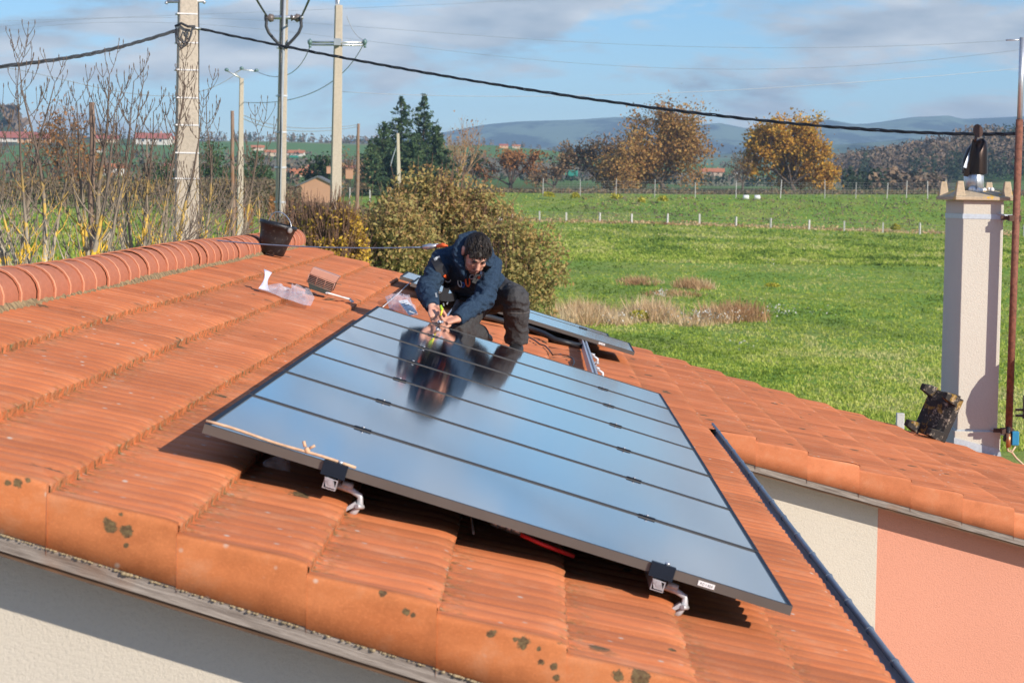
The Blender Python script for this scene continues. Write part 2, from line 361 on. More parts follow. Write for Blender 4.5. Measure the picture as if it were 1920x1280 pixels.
# ------------------------------------------------------------------ terrain
KN = [  # distance, [(pixel column, elevation above horizon in px at that distance)] -> height = HC + e*D/FPX
 (40,  [(-900, -207), (350, -207), (620, -330), (900, -483), (2900, -483)]),
 (60,  [(-900, -150), (350, -150), (620, -240), (900, -322), (2900, -322)]),
 (90,  [(-900, -92), (350, -92), (600, -140), (900, -214), (2900, -214)]),
 (150, [(-900, -48), (450, -48), (800, -110), (1000, -119), (2900, -119)]),
 (262, [(-900, -22), (450, -22), (800, -40), (1000, -47), (1300, -48), (1720, -56), (2900, -58)]),
 (284, [(-900, -19), (450, -19), (800, -20), (1000, -20), (1720, -22), (2900, -22)]),
 (312, [(-900, -15), (450, -10), (800, 4), (1000, 5), (1300, 8), (1740, 16), (2900, 16)]),
 (420, [(-900, -2), (450, 2), (800, 10), (1000, 12), (1300, 17), (1740, 22), (2900, 22)]),
 (700, [(-900, 30), (450, 32), (800, 30), (1000, 30), (1300, 28), (1560, 25), (2900, 28)]),
 (900, [(-900, 45), (450, 46), (800, 42), (1100, 38), (1500, 32), (1640, 42), (1720, 62), (1800, 84), (1920, 98), (2900, 110)]),
 (1150, [(-900, 66), (0, 66), (450, 64), (800, 60), (1100, 52), (1500, 40), (1640, 30), (1920, 60), (2900, 80)]),
 (1500, [(-900, 84), (0, 88), (300, 90), (620, 88), (900, 94), (1100, 74), (1350, 63), (1560, 48), (2900, 50)]),
 (2200, [(-900, 60), (300, 62), (900, 60), (1350, 60), (1560, 62), (2900, 70)]),
 (3600, [(-900, 66), (300, 66), (640, 84), (760, 92), (900, 84), (1200, 92), (1330, 84), (1450, 104), (1560, 98), (1700, 118), (1800, 110), (2100, 122), (2900, 110)]),
 (4600, [(-900, 60), (640, 66), (1100, 82), (1560, 78), (2900, 90)]),
 (6300, [(-900, 70), (500, 82), (640, 96), (760, 102), (840, 120), (900, 131), (960, 138), (1080, 142), (1190, 150), (1235, 146), (1262, 138), (1340, 146), (1400, 135), (1480, 140), (1540, 151), (1600, 141), (1640, 147), (1700, 159), (1776, 163), (1792, 157), (1850, 161), (1920, 167), (2300, 150), (2900, 130)]),
 (6600, [(-900, 60), (2900, 70)]),
]
_KD = np.log([k[0] for k in KN])
def e_at(px, D):
    ld = math.log(max(D, 40)); i = min(len(KN)-2, max(0, int(np.searchsorted(_KD, ld))-1))
    t = (ld-_KD[i])/(_KD[i+1]-_KD[i]); t = min(1, max(0, t))
    a = np.interp(px, [p for p, _ in KN[i][1]], [q for _, q in KN[i][1]]); b = np.interp(px, [p for p, _ in KN[i+1][1]], [q for _, q in KN[i+1][1]])
    if D > 320: t = t*t*(3-2*t)
    return a*(1-t)+b*t
def gz(x, Y):
    if Y < 40:
        if Y < 14 or x > -2.9: return 0.0
        a = min(1, (-x-2.9)/2.2); b = min(1, (Y-14)/8); return 2.3*a*a*(3-2*a)*b*b*(3-2*b)
    px = 1003.3+FPX*x/Y
    z = HC+e_at(px, Y)*Y/FPX
    amp = min(0.12, (Y-40)*0.002) if Y < 320 else (min(7, (Y-250)*0.0022) if Y < 2500 else 10)
    return z+amp*noise.noise(Vector((x/(30+Y*0.06), Y/(30+Y*0.06), 0.3)))+ (0.35*amp*noise.noise(Vector((x/(9+Y*0.02), Y/(9+Y*0.02), 5.3))) if Y > 45 else 0)
rows = list(np.arange(-80, 40, 20))+list(40*np.exp(np.linspace(0, math.log(262/40), 60)))+list(np.linspace(264, 330, 24))+list(335*np.exp(np.linspace(0, math.log(6600/335), 110)))
NC = 170; gv = []; 
for D in rows:
    hw = max(60.0, D*0.46)
    for j in range(NC):
        x = (j/(NC-1)*2-1)*hw; gv.append((x, D, gz(x, D)))
gf = [(i*NC+j, i*NC+j+1, (i+1)*NC+j+1, (i+1)*NC+j) for i in range(len(rows)-1) for j in range(NC-1)]
t = NT('meadow')
geo = t.n('ShaderNodeNewGeometry'); sp = t.n('ShaderNodeSeparateXYZ'); t.l(geo.outputs['Position'], sp.inputs[0]); PY = sp.outputs['Y']
fine = t.noise(2.2, 6, 0.7, stretch=(1, 0.55, 1)); mid = t.noise(0.16, 4, 0.6, stretch=(1, 0.5, 1)); big = t.noise(0.035, 3, 0.5)
g = t.ramp(fine, [(0.28, (0.10, 0.19, 0.025)), (0.5, (0.19, 0.32, 0.045)), (0.72, (0.31, 0.42, 0.085))])
g2 = t.ramp(fine, [(0.28, (0.15, 0.20, 0.032)), (0.5, (0.27, 0.34, 0.065)), (0.72, (0.40, 0.42, 0.12))])
near = t.mix(t.step(mid, 0.45, 0.62), g, g2)
near = t.mix(t.math('MULTIPLY', t.step(big, 0.5, 0.62), 0.35), near, (0.22, 0.21, 0.075))
# far patchwork of fields and woods
vf = t.n('ShaderNodeTexVoronoi'); mpv = t.n('ShaderNodeMapping'); mpv.inputs['Scale'].default_value = (0.0050, 0.0022, 0); mpv.inputs['Rotation'].default_value = (0, 0, 0.4)
t.l(t.tc.outputs['Object'], mpv.inputs[0]); t.l(mpv.outputs[0], vf.inputs['Vector']); vf.inputs['Scale'].default_value = 1
sc2 = t.n('ShaderNodeSeparateColor'); t.l(vf.outputs['Color'], sc2.inputs[0])
fn2 = t.noise(0.03, 5, 0.7)
fieldc = t.ramp(sc2.outputs[0], [(0.0, (0.12, 0.22, 0.06)), (0.30, (0.10, 0.19, 0.05)), (0.42, (0.15, 0.24, 0.07)), (0.60, (0.13, 0.21, 0.06)), (0.80, (0.24, 0.23, 0.12)), (1.0, (0.16, 0.12, 0.08))])
wood = t.ramp(fn2, [(0.35, (0.04, 0.05, 0.032)), (0.65, (0.13, 0.095, 0.07))])
farc = t.mix(t.step(t.noise(0.0045, 5, 0.65, stretch=(1, 0.35, 1)), 0.53, 0.58), fieldc, wood)
farc = t.mix(t.step(PY, 2300, 3200), farc, t.mix(t.step(t.noise(0.0075, 5, 0.65, stretch=(1, 0.25, 1), loc=(3, 1, 0)), 0.44, 0.54), (0.155, 0.21, 0.14), (0.025, 0.035, 0.034)))
scrub = t.ramp(t.noise(0.5, 4, 0.7), [(0.3, (0.07, 0.055, 0.03)), (0.7, (0.13, 0.15, 0.045))])
bounce_gravel = t.ramp(t.noise(9, 4, .7), [(.3, (.30, .27, .24)), (.7, (.52, .48, .43))]); near = t.mix(t.step(PY, 26, 34, True), near, bounce_gravel); c = t.mix(t.step(PY, 312, 340), near, scrub); c = t.mix(t.step(PY, 430, 640), c, farc)  # unseen pale gravel by the house, added to bounce light onto the walls
MT['meadow'] = t.out(c, 0.95, fine, 0.6, 0.25, spec=0.1)
ter = link('ground', npmesh('ground', np.array(gv), np.array(gf), smooth=True), MT['meadow']); tag(ter, kind='structure')

# ------------------------------------------------------------------ roof tiling
EX = 0.32; UPH = 0.089; WV = 0.122
def wave(v):
    s_ = np.abs(np.sin(np.pi*v/WV)); return s_**0.70
def tile_sheet(name, xa, xb, ya, yb, parent):
    ua, ub = (xa-OX)/math.cos(TH), (xb-OX)/math.cos(TH)
    k0 = math.floor((ua-UPH)/EX); us = []; qs = []; ks = []
    QS = [0.0, 0.04, 0.3, 0.55, 0.72, 0.82, 0.89, 0.94, 0.975, 1.0]
    k = k0
    while UPH+k*EX < ub:
        for q in QS:
            u = UPH+(k+q)*EX
            if ua <= u <= ub: us.append(u); qs.append(q); ks.append(k)
        k += 1
    if not us or us[0] > ua+1e-6: us.insert(0, ua); q0_ = ((ua-UPH)/EX) % 1; qs.insert(0, q0_); ks.insert(0, math.floor((ua-UPH)/EX))
    if us[-1] < ub-1e-6: us.append(ub); qs.append(((ub-UPH)/EX) % 1); ks.append(math.floor((ub-UPH)/EX))
    us = np.array(us); qs = np.array(qs); ks = np.array(ks)
    vs = np.arange(ya, yb+1e-6, WV/10); U, V = np.meshgrid(us, vs, indexing='ij'); Q, _ = np.meshgrid(qs, vs, indexing='ij'); K, _ = np.meshgrid(ks, vs, indexing='ij')
    X = OX+U*math.cos(TH)
    Z = np.vectorize(zr)(X, V)
    nose = np.where(Q > 0.80, ((Q-0.80)/0.20)**2, 0)
    T = np.floor(V/(2*WV)+0.13*K)                                   # tile index in the course
    hsh = np.modf(np.abs(np.sin(T*12.9898+K*78.233)*43758.5453))[0]
    h = 0.030*Q**1.05-0.010*nose+0.0105*wave(V+0.0)*(0.75+0.25*Q)+(hsh-0.5)*0.004+(np.modf(np.abs(np.sin(K*33.1)*93.7))[0]-0.5)*0.004
    h -= 0.0035*np.exp(-((((V+0.115*(K % 2))/(2*WV)+.5) % 1-.5)*2*WV/0.006)**2); h += 0.0025*np.sin(V*1.7+K)                                      # slow waviness of the courses
    edge = (Q >= 0.999)
    jag = np.modf(np.abs(np.sin(np.floor(V/WV*4)*7.77+K*3.1)*517.3))[0]
    X = X+DU[0]*np.where(edge, (0.006*(1-wave(V))*-1+0.004*(jag-0.5)), 0)
    P = np.stack([X+NU[0]*h, V, Z+NU[2]*h], -1)
    nu, nv = U.shape; idx = np.arange(nu*nv).reshape(nu, nv)
    F = np.stack([idx[:-1, :-1], idx[1:, :-1], idx[1:, 1:], idx[:-1, 1:]], -1).reshape(-1, 4)
    tone = np.clip(0.5+(hsh-0.5)*0.75+(np.modf(np.abs(np.sin(K*5.13)*91.7))[0]-0.5)*0.35, 0, 1)[:-1, :-1].ravel()
    me = npmesh(name, P.reshape(-1, 3), F, tone, True)
    j = np.where((Q < 0.02) | (Q > 0.99), 1.0, np.where(Q < 0.05, 0.55, 0.0))*(0.35+0.65*(1-wave(V)))
    j = np.where(Q > 0.93, np.maximum(j, 0.5*(1-wave(V))), j)
    at = me.attributes.new('joint', 'FLOAT', 'POINT'); at.data.foreach_set('value', np.clip(j*1.6, 0, 1).astype(np.float32).ravel())
    # sharp break at each course edge
    q_ = qs; sharp = {i for i in range(len(q_)) if q_[i] > 0.999 or q_[i] < 0.001}
    sh = np.zeros(len(me.edges), dtype=bool); ev = np.zeros(len(me.edges)*2, dtype=np.int32); me.edges.foreach_get('vertices', ev); ev = ev.reshape(-1, 2)
    ri = ev//nv; ss = np.isin(ri[:, 0], list(sharp)) & (ri[:, 0] == ri[:, 1]); sh[ss] = True
    sa = me.attributes.new('sharp_edge', 'BOOLEAN', 'EDGE'); sa.data.foreach_set('value', sh)
    return link(name, me, MT['tile'], parent)
XR = -2.13                                          # ridge axis
YN, YF, YE = 5.72, 21.25, 14.45                     # near verge, far verge, near verge of the wider part
house = empty('house', (0, 13, 0), 'single-storey house under a wide orange terracotta roof, walls half cream and half salmon', 'house')
roof = tile_sheet('roof', XR+0.02, XG, YN+0.03, YF, house)
roof2 = tile_sheet('roof', XG, 6.0, YE+0.03, YF, house)
# back slope, hidden beyond the ridge
mb = MB(); zrd = zr(XR, 10)+0.06
mb.add([(XR, YN, zrd), (XR, YF, zrd), (XR-3.4, YF, zrd-1.0), (XR-3.4, YN, zrd-1.0)], [(0, 1, 2, 3)]); mb.build('roof', MT['tile'], house)
# ridge tiles
zc = zr(XR, 10)+0.015
def ridge_tile_mesh():
    mb = MB(); n = 14; L = 0.345
    prof = [(0, .1150), (0.026, .1155), (0.030, .1105), (0.17, .1095), (L, .1080)]
    vs = []
    for y, r in prof:
        for k in range(n+1):
            a = math.pi*k/n*1.30-0.15*math.pi; vs.append((math.cos(a)*r*1.08, y, math.sin(a)*r*0.98))
    m = n+1
    for i in range(len(prof)-1):
        mb.add([vs[i*m+k] for k in range(m)]+[vs[(i+1)*m+k] for k in range(m)], [(k, k+1, m+k+1, m+k) for k in range(n)], True)
    mb.add([vs[k] for k in range(m)]+[(vs[k][0]*0.94, 0, vs[k][2]*0.94) for k in range(m)], [(k, k+1, m+k+1, m+k) for k in range(n)])
    return mb.mesh('ridge_tile')
rme = ridge_tile_mesh(); rme.materials.append(MT['ridge']); rme.materials.append(MT['ridge_rim'])
for p in rme.polygons:
    if p.index < 14: p.material_index = 1
k = 0; y = YN+0.02
while y < YF-0.2:
    wob = 0.006*math.sin(y*1.3)+random.uniform(-.003, .003)
    o = bpy.data.objects.new('ridge_tile', rme); SC.collection.objects.link(o); o.parent = roof
    o.location = Vector((XR+wob, y, zc+0.008*math.sin(y*0.9+1)))-parent_world(roof); o.rotation_euler = (R(-0.6+random.uniform(-.5, .5)), random.uniform(-.02, .02), random.uniform(-.012, .012))
    y += 0.318; k += 1
# mortar bed along the ridge
mb = MB(); pts = []
yy = YN+0.05
while yy < YF-0.05:
    pts.append(yy); yy += 0.025
vs = []
for yy in pts:
    j1, j2 = 0.010*noise.noise(Vector((yy*14, 0, 0))), 0.012*noise.noise(Vector((yy*11, 5, 0)))
    x0 = XR+0.100; x1 = XR+0.122+j1
    vs += [(x0, yy, zr(x0, yy)+0.026), (x0+0.012, yy, zr(x0, yy)+0.026+j2), (x1+.006, yy, zr(x1, yy)+0.014+j2*.6), (x1+0.012, yy, zr(x1, yy)-0.002)]
mb.add(vs, [(4*i+q, 4*i+q+1, 4*i+q+5, 4*i+q+4) for i in range(len(pts)-1) for q in range(3)], False)
mb.build('ridge_mortar', MT['mortar'], roof)
# verge tiles
def verge(xa, xb, Y, drop, mat, parent, thick=0.014, sgn=1):
    k = math.floor(((xa-OX)/math.cos(TH)-UPH)/EX)
    while True:
        u0, u1 = UPH+k*EX, UPH+(k+1)*EX
        xA, xB = OX+u0*math.cos(TH), OX+u1*math.cos(TH)
        if xA > xb: break
        if xB < xa: k += 1; continue
        xA = max(xA, xa); mb = MB(); N = 9; n = 8; vs = []; zA, zB = zr(max(xA, xa), Y), zr(xB, Y)
        off = random.uniform(-0.002, 0.002)
        for i in range(N):
            q = [0, .15, .4, .65, .8, .9, .95, .985, 1.0][i]; x = xA+(xB-xA)*q; zb = zr(x, Y)
            lift = 0.0105+0.030*q-0.006*(max(0, q-0.85)/0.15)**2
            top = zb+lift*NU[2]; bot = zb-drop+0.004*q
            yo = Y+sgn*(0.003*(1-q)+off); r = 0.011
            prof = [(yo+sgn*0.08, top-0.010), (yo+sgn*0.05, top-.001), (yo+sgn*r, top+0.0), (yo+sgn*r*0.35, top-r*0.25), (yo+sgn*r*0.06, top-r*0.8), (yo, top-r*1.6), (yo-sgn*0.0005, (top+bot)/2), (yo, bot), (yo+sgn*thick, bot)]
            vs += [(x, a, b) for a, b in prof]
        m = 9
        mb.add(vs, [(i*m+j, i*m+j+1, (i+1)*m+j+1, (i+1)*m+j) for i in range(N-1) for j in range(m-1)], True, random.uniform(0.3, 0.75))
        e = (N-1)*m                                                   # lower lip
        mb.add([vs[e+j] for j in range(m)]+[Vector(vs[e+j])+Vector((-0.001, sgn*0.006, -0.030)) for j in range(m)], [(j, j+1, m+j+1, m+j) for j in range(m-1)], False, 0.3)
        o = mb.build('verge_tile', mat, parent, fix=False); k += 1
verge(XR+0.10, XG+0.02, YN, 0.118, MT['verge'], roof)
verge(XG+0.05, 5.9, YE, 0.135, MT['verge2'], roof2)
verge(XR+0.10, 6.0, YF, 0.13, MT['verge2'], roof, sgn=-1)
# moss crumbs under the near verge tiles
mb = MB()
for i in range(420):
    x = random.uniform(-1.25, 0.55); r_ = random.uniform(0.0010, 0.0042)*(0.5+max(0, noise.noise(Vector((x*9, 0, 0)))+.5))
    mb.ball((x, YN+random.uniform(-0.004, 0.006), zr(x, YN)-0.118-r_*0.4), (r_*1.3, r_, r_*0.8), 6)
mb.build('moss_line', simple('pale_moss', (0.34, 0.26, 0.15), 0.95, 0.4, 60), roof)
# fascias
def board(x0, x1, Y0, Y1, dtop, dbot, name, mat, parent, label=None):
    mb = MB(); n = 12; vs = []
    for i in range(n+1):
        x = x0+(x1-x0)*i/n
        for yy, dz in ((Y0, dtop), (Y0, dbot), (Y1, dbot), (Y1, dtop)): vs.append((x, yy, zr(x, Y0)-dz))
    mb.add(vs, [(4*i+q, 4*i+(q+1) % 4, 4*i+4+(q+1) % 4, 4*i+4+q) for i in range(n) for q in range(4)]+[(0, 1, 2, 3), (4*n, 4*n+1, 4*n+2, 4*n+3)])
    o = mb.build(name, mat, parent)
    if label: o['label'] = label
    return o
board(XR-0.1, XG, YN+0.004, YN+0.028, 0.112, 0.158, 'fascia_board', MT['fascia'], house)
board(XR-0.1, XG, YN+0.012, YN+0.20, 0.1585, 0.172, 'soffit_board', MT['darkwood'], house)
board(XG+0.04, 5.95, YE+0.006, YE+0.03, 0.130, 0.172, 'fascia_board', MT['fascia'], house)
board(XG+0.04, 5.95, YE+0.014, YE+0.17, 0.1725, 0.186, 'soffit_board', MT['darkwood'], house)
# walls
def wall(x0, x1, Y, d, name, mat, label=None, drop=0.165, th=0.2):
    mb = MB(); n = 10; poly = [(x0, Y, -0.3)]+[(x1, Y, -0.3)]+[(x1+(x0-x1)*i/n, Y, zr(x1+(x0-x1)*i/n, Y)-drop) for i in range(n+1)]
    mb.prism(poly, (0, th, 0)); o = mb.build(name, mat, house)
    if label: o['label'] = label
    return o
wall(XR-3.0, 0.93, YN+0.185, 0, 'wall', MT['cream'], 'cream roughcast gable wall under the near eave')
XS = W(1645, 1000, YE+0.16)[0]
wall(0.93+0.002, XS, YE+0.155, 0, 'wall', MT['cream'], 'cream roughcast wall strip of the wider part', 0.18)
wall(XS, 5.6, YE+0.158, 0, 'wall', MT['salmon'], 'salmon pink roughcast wall', 0.18)
mb = MB(); mb.box((0.83, 10.2, 1.3), (0.196, 8.2, 2.6)); mb.build('wall', MT['cream'], house)
mb = MB(); mb.box((0.0, YF-0.25, 1.05), (5.8, 0.2, 2.1)); mb.box((5.5, 18, 0.65), (0.2, 6.6, 1.3)); mb.box((-5.0, 13.5, 1.2), (0.2, 15.2, 2.4)); mb.build('wall', MT['cream'], house)
# rafter ends and boxed soffit in the inner corner
mb = MB()
for i in range(5): mb.box((1.16+0.0*i, YE+0.19+0.0*i, zr(1.16, YE)-0.235-i*0.028), (0.21, 0.045, 0.022))
mb.build('soffit_board', MT['darkwood'], house)
# gutter
def gutter(x, ya, yb, z):
    mb = MB(); n = 8; rr = 0.036; seg = 1
    pr = []
    for k in range(n+1): a = math.pi+math.pi*k/n; pr.append((x+rr+rr*math.cos(a), z+rr*math.sin(a)*0.85))
    pr2 = pr+[(pr[-1][0]+0.006, pr[-1][1]+0.010), (pr[-1][0]-0.004, pr[-1][1]+0.014)]
    vs = [(a, yy, b) for yy in (ya, yb) for a, b in pr2]; m = len(pr2)
    mb.add(vs, [(k, k+1, m+k+1, m+k) for k in range(m-1)], True)
    ins = [(x+rr+(a-x-rr)*0.93, b+0.004) for a, b in pr]; vs = [(a, yy, b) for yy in (ya, yb) for a, b in ins]; m = len(ins)
    mb.add(vs, [(k, k+1, m+k+1, m+k) for k in range(m-1)], True)
    cap = [(a, ya, b) for a, b in pr]; mb.add(cap+[(x+rr, ya, z)], [tuple(range(len(cap)))])
    cap = [(a, yb, b) for a, b in pr]; mb.add(cap, [tuple(range(len(cap)))])
    mb.tube([(pr[-1][0]+0.002, ya, pr[-1][1]+0.008), (pr[-1][0]+0.002, yb, pr[-1][1]+0.008)], 0.011, 8)
    g = mb.build('gutter', MT['zinc'], house)
    yy = ya+0.4; b_ = MB()
    while yy < yb:
        for a in (pr[-1][0]+0.002,): b_.tube([(a, yy-0.011, pr[-1][1]+0.008), (a, yy+0.011, pr[-1][1]+0.008)], 0.0145, 8)
        yy += 0.55
    b_.build('gutter_bracket', MT['zinc'], g)
gutter(XG-0.022, YN+0.02, YE+0.42, zr(XG, 10)-0.012)

# ------------------------------------------------------------------ chimney
def PX(x, y, Y): return W(x, y, Y)
CY = 21.34; c0 = W(1797, 800, CY); c1 = W(1879, 800, CY); DC = 0.92
x0c, x1c = W(1801.5, 560, CY)[0], W(1876, 600, CY)[0]
ztop = W(1830, 376, CY)[2]; zbot = 1.6
mb = MB(); mb.prism([(x0c, CY, zbot), (x1c, CY, zbot), (x1c, CY+DC, zbot), (x0c, CY+DC, zbot)], (0, 0, ztop-zbot))
zb1 = W(1830, 808, CY)[2]
mb.box(((x0c+x1c)/2, CY+DC/2, zb1-0.13), (x1c-x0c+0.05, DC+0.05, 0.26))
chim = bevel(mb.build('chimney', MT['chim'], house), 0.006)
xc, yc = (x0c+x1c)/2, CY+DC/2
def chimney_cap(mat, parent, centre, rot, sx, sy, name='chimney_cap', th=0.03):
    mb = MB(); T = lambda p: Vector(centre)+rot @ Vector(p)
    a, b = sx/2, sy/2
    ring = lambda s_, z: [(-a*s_, -b*s_, z), (a*s_, -b*s_, z), (a*s_, b*s_, z), (-a*s_, b*s_, z)]
    vs = ring(1, 0)+ring(1, th)+ring(.55, th+(0.055 if th < .05 else .02))
    mb.add([T(p) for p in vs], [(3, 2, 1, 0)]+[(i+4*l, (i+1) % 4+4*l, (i+1) % 4+4*l+4, i+4*l+4) for l in (0, 1) for i in range(4)]+[(8, 9, 10, 11)])
    for i in (-1, 1):
        for j in (-1, 1):
            cx, cy = i*a*0.80, j*b*0.84
            vs = [T((cx+p*0.045*(1-.45*h), cy+q*0.05*(1-.45*h), th-.01+h*0.145)) for h in (0, 1) for p, q in ((-1, -1), (1, -1), (1, 1), (-1, 1))]
            mb.add(vs, [(0, 1, 5, 4), (1, 2, 6, 5), (2, 3, 7, 6), (3, 0, 4, 7), (4, 5, 6, 7), (3, 2, 1, 0)])
    o = mb.build(name, mat, parent); bevel(o, 0.006); return o
cap = chimney_cap(MT['cap'], chim, (xc, yc, ztop+0.002), Matrix.Identity(3), x1c-x0c+0.16, DC+0.12)
mb = MB()
for i in range(26):
    a = random.uniform(0, 6.28); mb.ball((xc+math.cos(a)*random.uniform(.09, .13), yc-0.2+math.sin(a)*.12, ztop+0.075+random.uniform(0, .03)), random.uniform(.012, .026), 6)
mb.build('mortar_lump', MT['white'], chim)
yk = yc-0.2
for yy_, nm in ((402, 'upper'), (806, 'lower')):
    z_ = W(1830, yy_+4, CY)[2]; mb = MB(); e = 0.004
    mb.box((xc, CY-e/2-(0 if nm == 'upper' else 0.002), z_), (x1c-x0c+2*e, e, 0.042)); mb.box((x0c-e/2, yc, z_), (e, DC, 0.042)); mb.box((x1c+e/2, yc, z_), (e, DC, 0.042))
    mb.box((x1c+0.05, CY+0.03, z_), (0.10, 0.05, 0.045)); mb.tube([(x1c-0.06, CY-0.012, z_+0.03), (x1c+0.03, CY-0.02, z_+0.01)], 0.007, 6)
    mb.tube([(x1c-0.03, CY-0.012, z_-0.03), (x1c+0.02, CY-0.015, z_-0.02)], 0.006, 6)
    mb.build('strap', MT['band'], chim)
mb = MB(); zf0 = W(1800, 838, CY)[2]
mb.prism([(x0c-0.03, CY-0.035, zr(x0c, CY)+0.085), (x1c+0.02, CY-0.035, zr(x1c, CY)+0.085), (x1c+0.05, CY-0.035, zr(x1c+.05, CY)-0.02), (x0c-0.03, CY-0.035, zr(x0c, CY)+0.035)], (0, 0.012, 0))
mb.build('flashing', MT['band'], chim)
# cowl: galvanised collar, dark rotating hood, round wind vane
cw = Vector((W(1826, 330, yk)[0], yk, ztop+0.085)); k = yk/FPX
z1 = W(1826, 318, yk)[2]; mb = MB(); mb.tube([cw, (cw[0], yk, (cw[2]+z1)/2), (cw[0], yk, z1)], [0.092, 0.088, 0.086], 20); col = mb.build('cowl_collar', MT['galv'], chim)
t = NT('dark_steel'); MT['dark_steel'] = t.out((0.035, 0.022, 0.018), 0.28, t.noise(6, 2), 0.15, 0.01, metal=0.7)
mb = MB(); P_ = lambda x, y, d=0: Vector((W(x, y, yk)[0], yk+d, W(x, y, yk)[2]))
n = 14; secs = [(1827, 326, 25, .10, 0), (1828, 300, 24, .10, 0), (1832, 280, 20, .092, 0.0), (1837, 266, 13, .07, 0), (1841, 260, 4, .03, 0)]
vs = []
for (sx_, sy_, hw, dp, _) in secs:
    c_ = P_(sx_, sy_); 
    for q in range(n): a = 2*math.pi*q/n; vs.append(c_+Vector((math.cos(a)*hw*k, math.sin(a)*dp, 0)))
mb.add(vs, [(i*n+q, i*n+(q+1) % n, (i+1)*n+(q+1) % n, (i+1)*n+q) for i in range(4) for q in range(n)]+[tuple(4*n+q for q in range(n))], True)
mb.prism([P_(1803, 318, -.09), P_(1808, 322, -.09), P_(1822, 286, -.03), P_(1820, 272, -.03)], (0, 0.008, 0))
mb.prism([P_(1802, 330, -.10), P_(1812, 332, -.10), P_(1826, 300, -.10), P_(1826, 262, -.09), P_(1820, 262, -.09), P_(1813, 300, -.10)], (0, 0.006, 0))
mb.build('cowl_hood', MT['dark_steel'], chim)
mb = MB(); mb.prism([P_(1802.5, 314, -.104), P_(1808, 316, -.104), P_(1820, 280, -.075), P_(1818, 276, -.075)], (0, 0.003, 0)); mb.build('cowl_flap', MT['galv'], chim)
mb = MB(); mb.tube([P_(1824, 266, -.1), P_(1827, 255, -.1)], 0.012, 8)
dsc = [P_(1830+9.3*math.cos(a)+0.12*math.sin(a)*-11, 246-12.5*math.sin(a), -.1) for a in [2*math.pi*i/20 for i in range(20)]]
mb.prism(dsc+[], (0, 0.01, 0)); mb.build('wind_vane', simple('rusty_vane', (0.085, 0.05, 0.04), 0.5, 0.3, 20, 0.4), chim)
# spare chimney cap leaning against the chimney
spc = W(1746, 768, 21.0); ang = R(58)
rt = rot_to(Vector((-.72, -.60, .34)), Vector((.62, -.72, -.22)))
sp_cap = chimney_cap(MT['cap_dark'], None, (0, 0, 0), Matrix.Identity(3), 0.34, 0.40, 'chimney_cap', .075)
sp_cap.location = W(1764, 780, 21.02); sp_cap.rotation_euler = rt.to_euler()
tag(sp_cap, 'loose lichen-covered concrete cap slab leaning against the foot of the chimney', 'chimney cap')
# rusty mast beside the chimney
pm0, pm1 = W(1891, 815, 21.2), W(1917, 75, 21.2)
mast = empty('antenna_mast', pm0, 'tall thin rusty steel mast strapped to the right side of the chimney', 'mast')
pj = pm0.lerp(pm1, 0.80); pj2 = pm0.lerp(pm1, 0.88); pq = pm0.lerp(pm1, 0.86)
mb = MB(); mb.tube([pm0, pj], 0.032, 12); mb.build('pole', MT['rust'], mast)
mb = MB(); mb.tube([pj, pm1+Vector((0, 0, .02))], 0.024, 12); mb.build('pole', MT['galv'], mast)
mb = MB(); mb.tube([pm1, W(1886, 75.5, 21.2)], 0.007, 6); mb.build('antenna_rod', MT['galv'], mast)
for yy_ in (409, 808):
    z_ = W(1890, yy_, 21.2)[2]; f_ = (z_-pm0[2])/(pm1[2]-pm0[2]); c_ = pm0.lerp(pm1, f_); mb = MB(); mb.box((c_[0]-0.01, c_[1]+0.02, z_), (0.10, 0.09, 0.05)); mb.box((c_[0]-0.07, c_[1]+0.06, z_), (0.10, 0.02, 0.035)); mb.build('clamp', simple('rust_dark', (0.09, 0.05, 0.035), 0.8, 0.3, 30), mast)
vb = W(1898, 824, 21.18); va = empty('junction_box', vb, 'small blue and black fitting with pale cable at the foot of the mast', 'fitting')
mb = MB(); mb.box(W(1903, 821, 21.16), (0.06, 0.07, 0.12)); bevel(mb.build('housing', MT['blue'], va), 0.006)
mb = MB(); mb.tube([W(1891, 800, 21.18), W(1891, 835, 21.18)], [0.02, 0.022], 10); mb.tube([W(1882, 821, 21.18), W(1900, 823, 21.18)], 0.030, 10); mb.build('coupling', MT['black'], va)
mb = MB(); mb.tube([W(1891, 812, 21.15), W(1891, 838, 21.15)], 0.023, 10, a=.5); mb.build('brass_nut', simple('brass', (0.5, 0.25, 0.12), 0.4, 0.2, 40, 0.8), va)
mb = MB(); mb.tube([W(1888, 836, 21.18), W(1890, 845, 21.18), W(1897, 848, 21.18), W(1904, 836, 21.18)], 0.008, 6); mb.tube([W(1894, 843, 21.18), W(1905, 858, 21.3), W(1920, 872, 21.4), W(1950, 905, 21.5)], 0.009, 6); mb.build('cable', MT['beige_cable'], va)
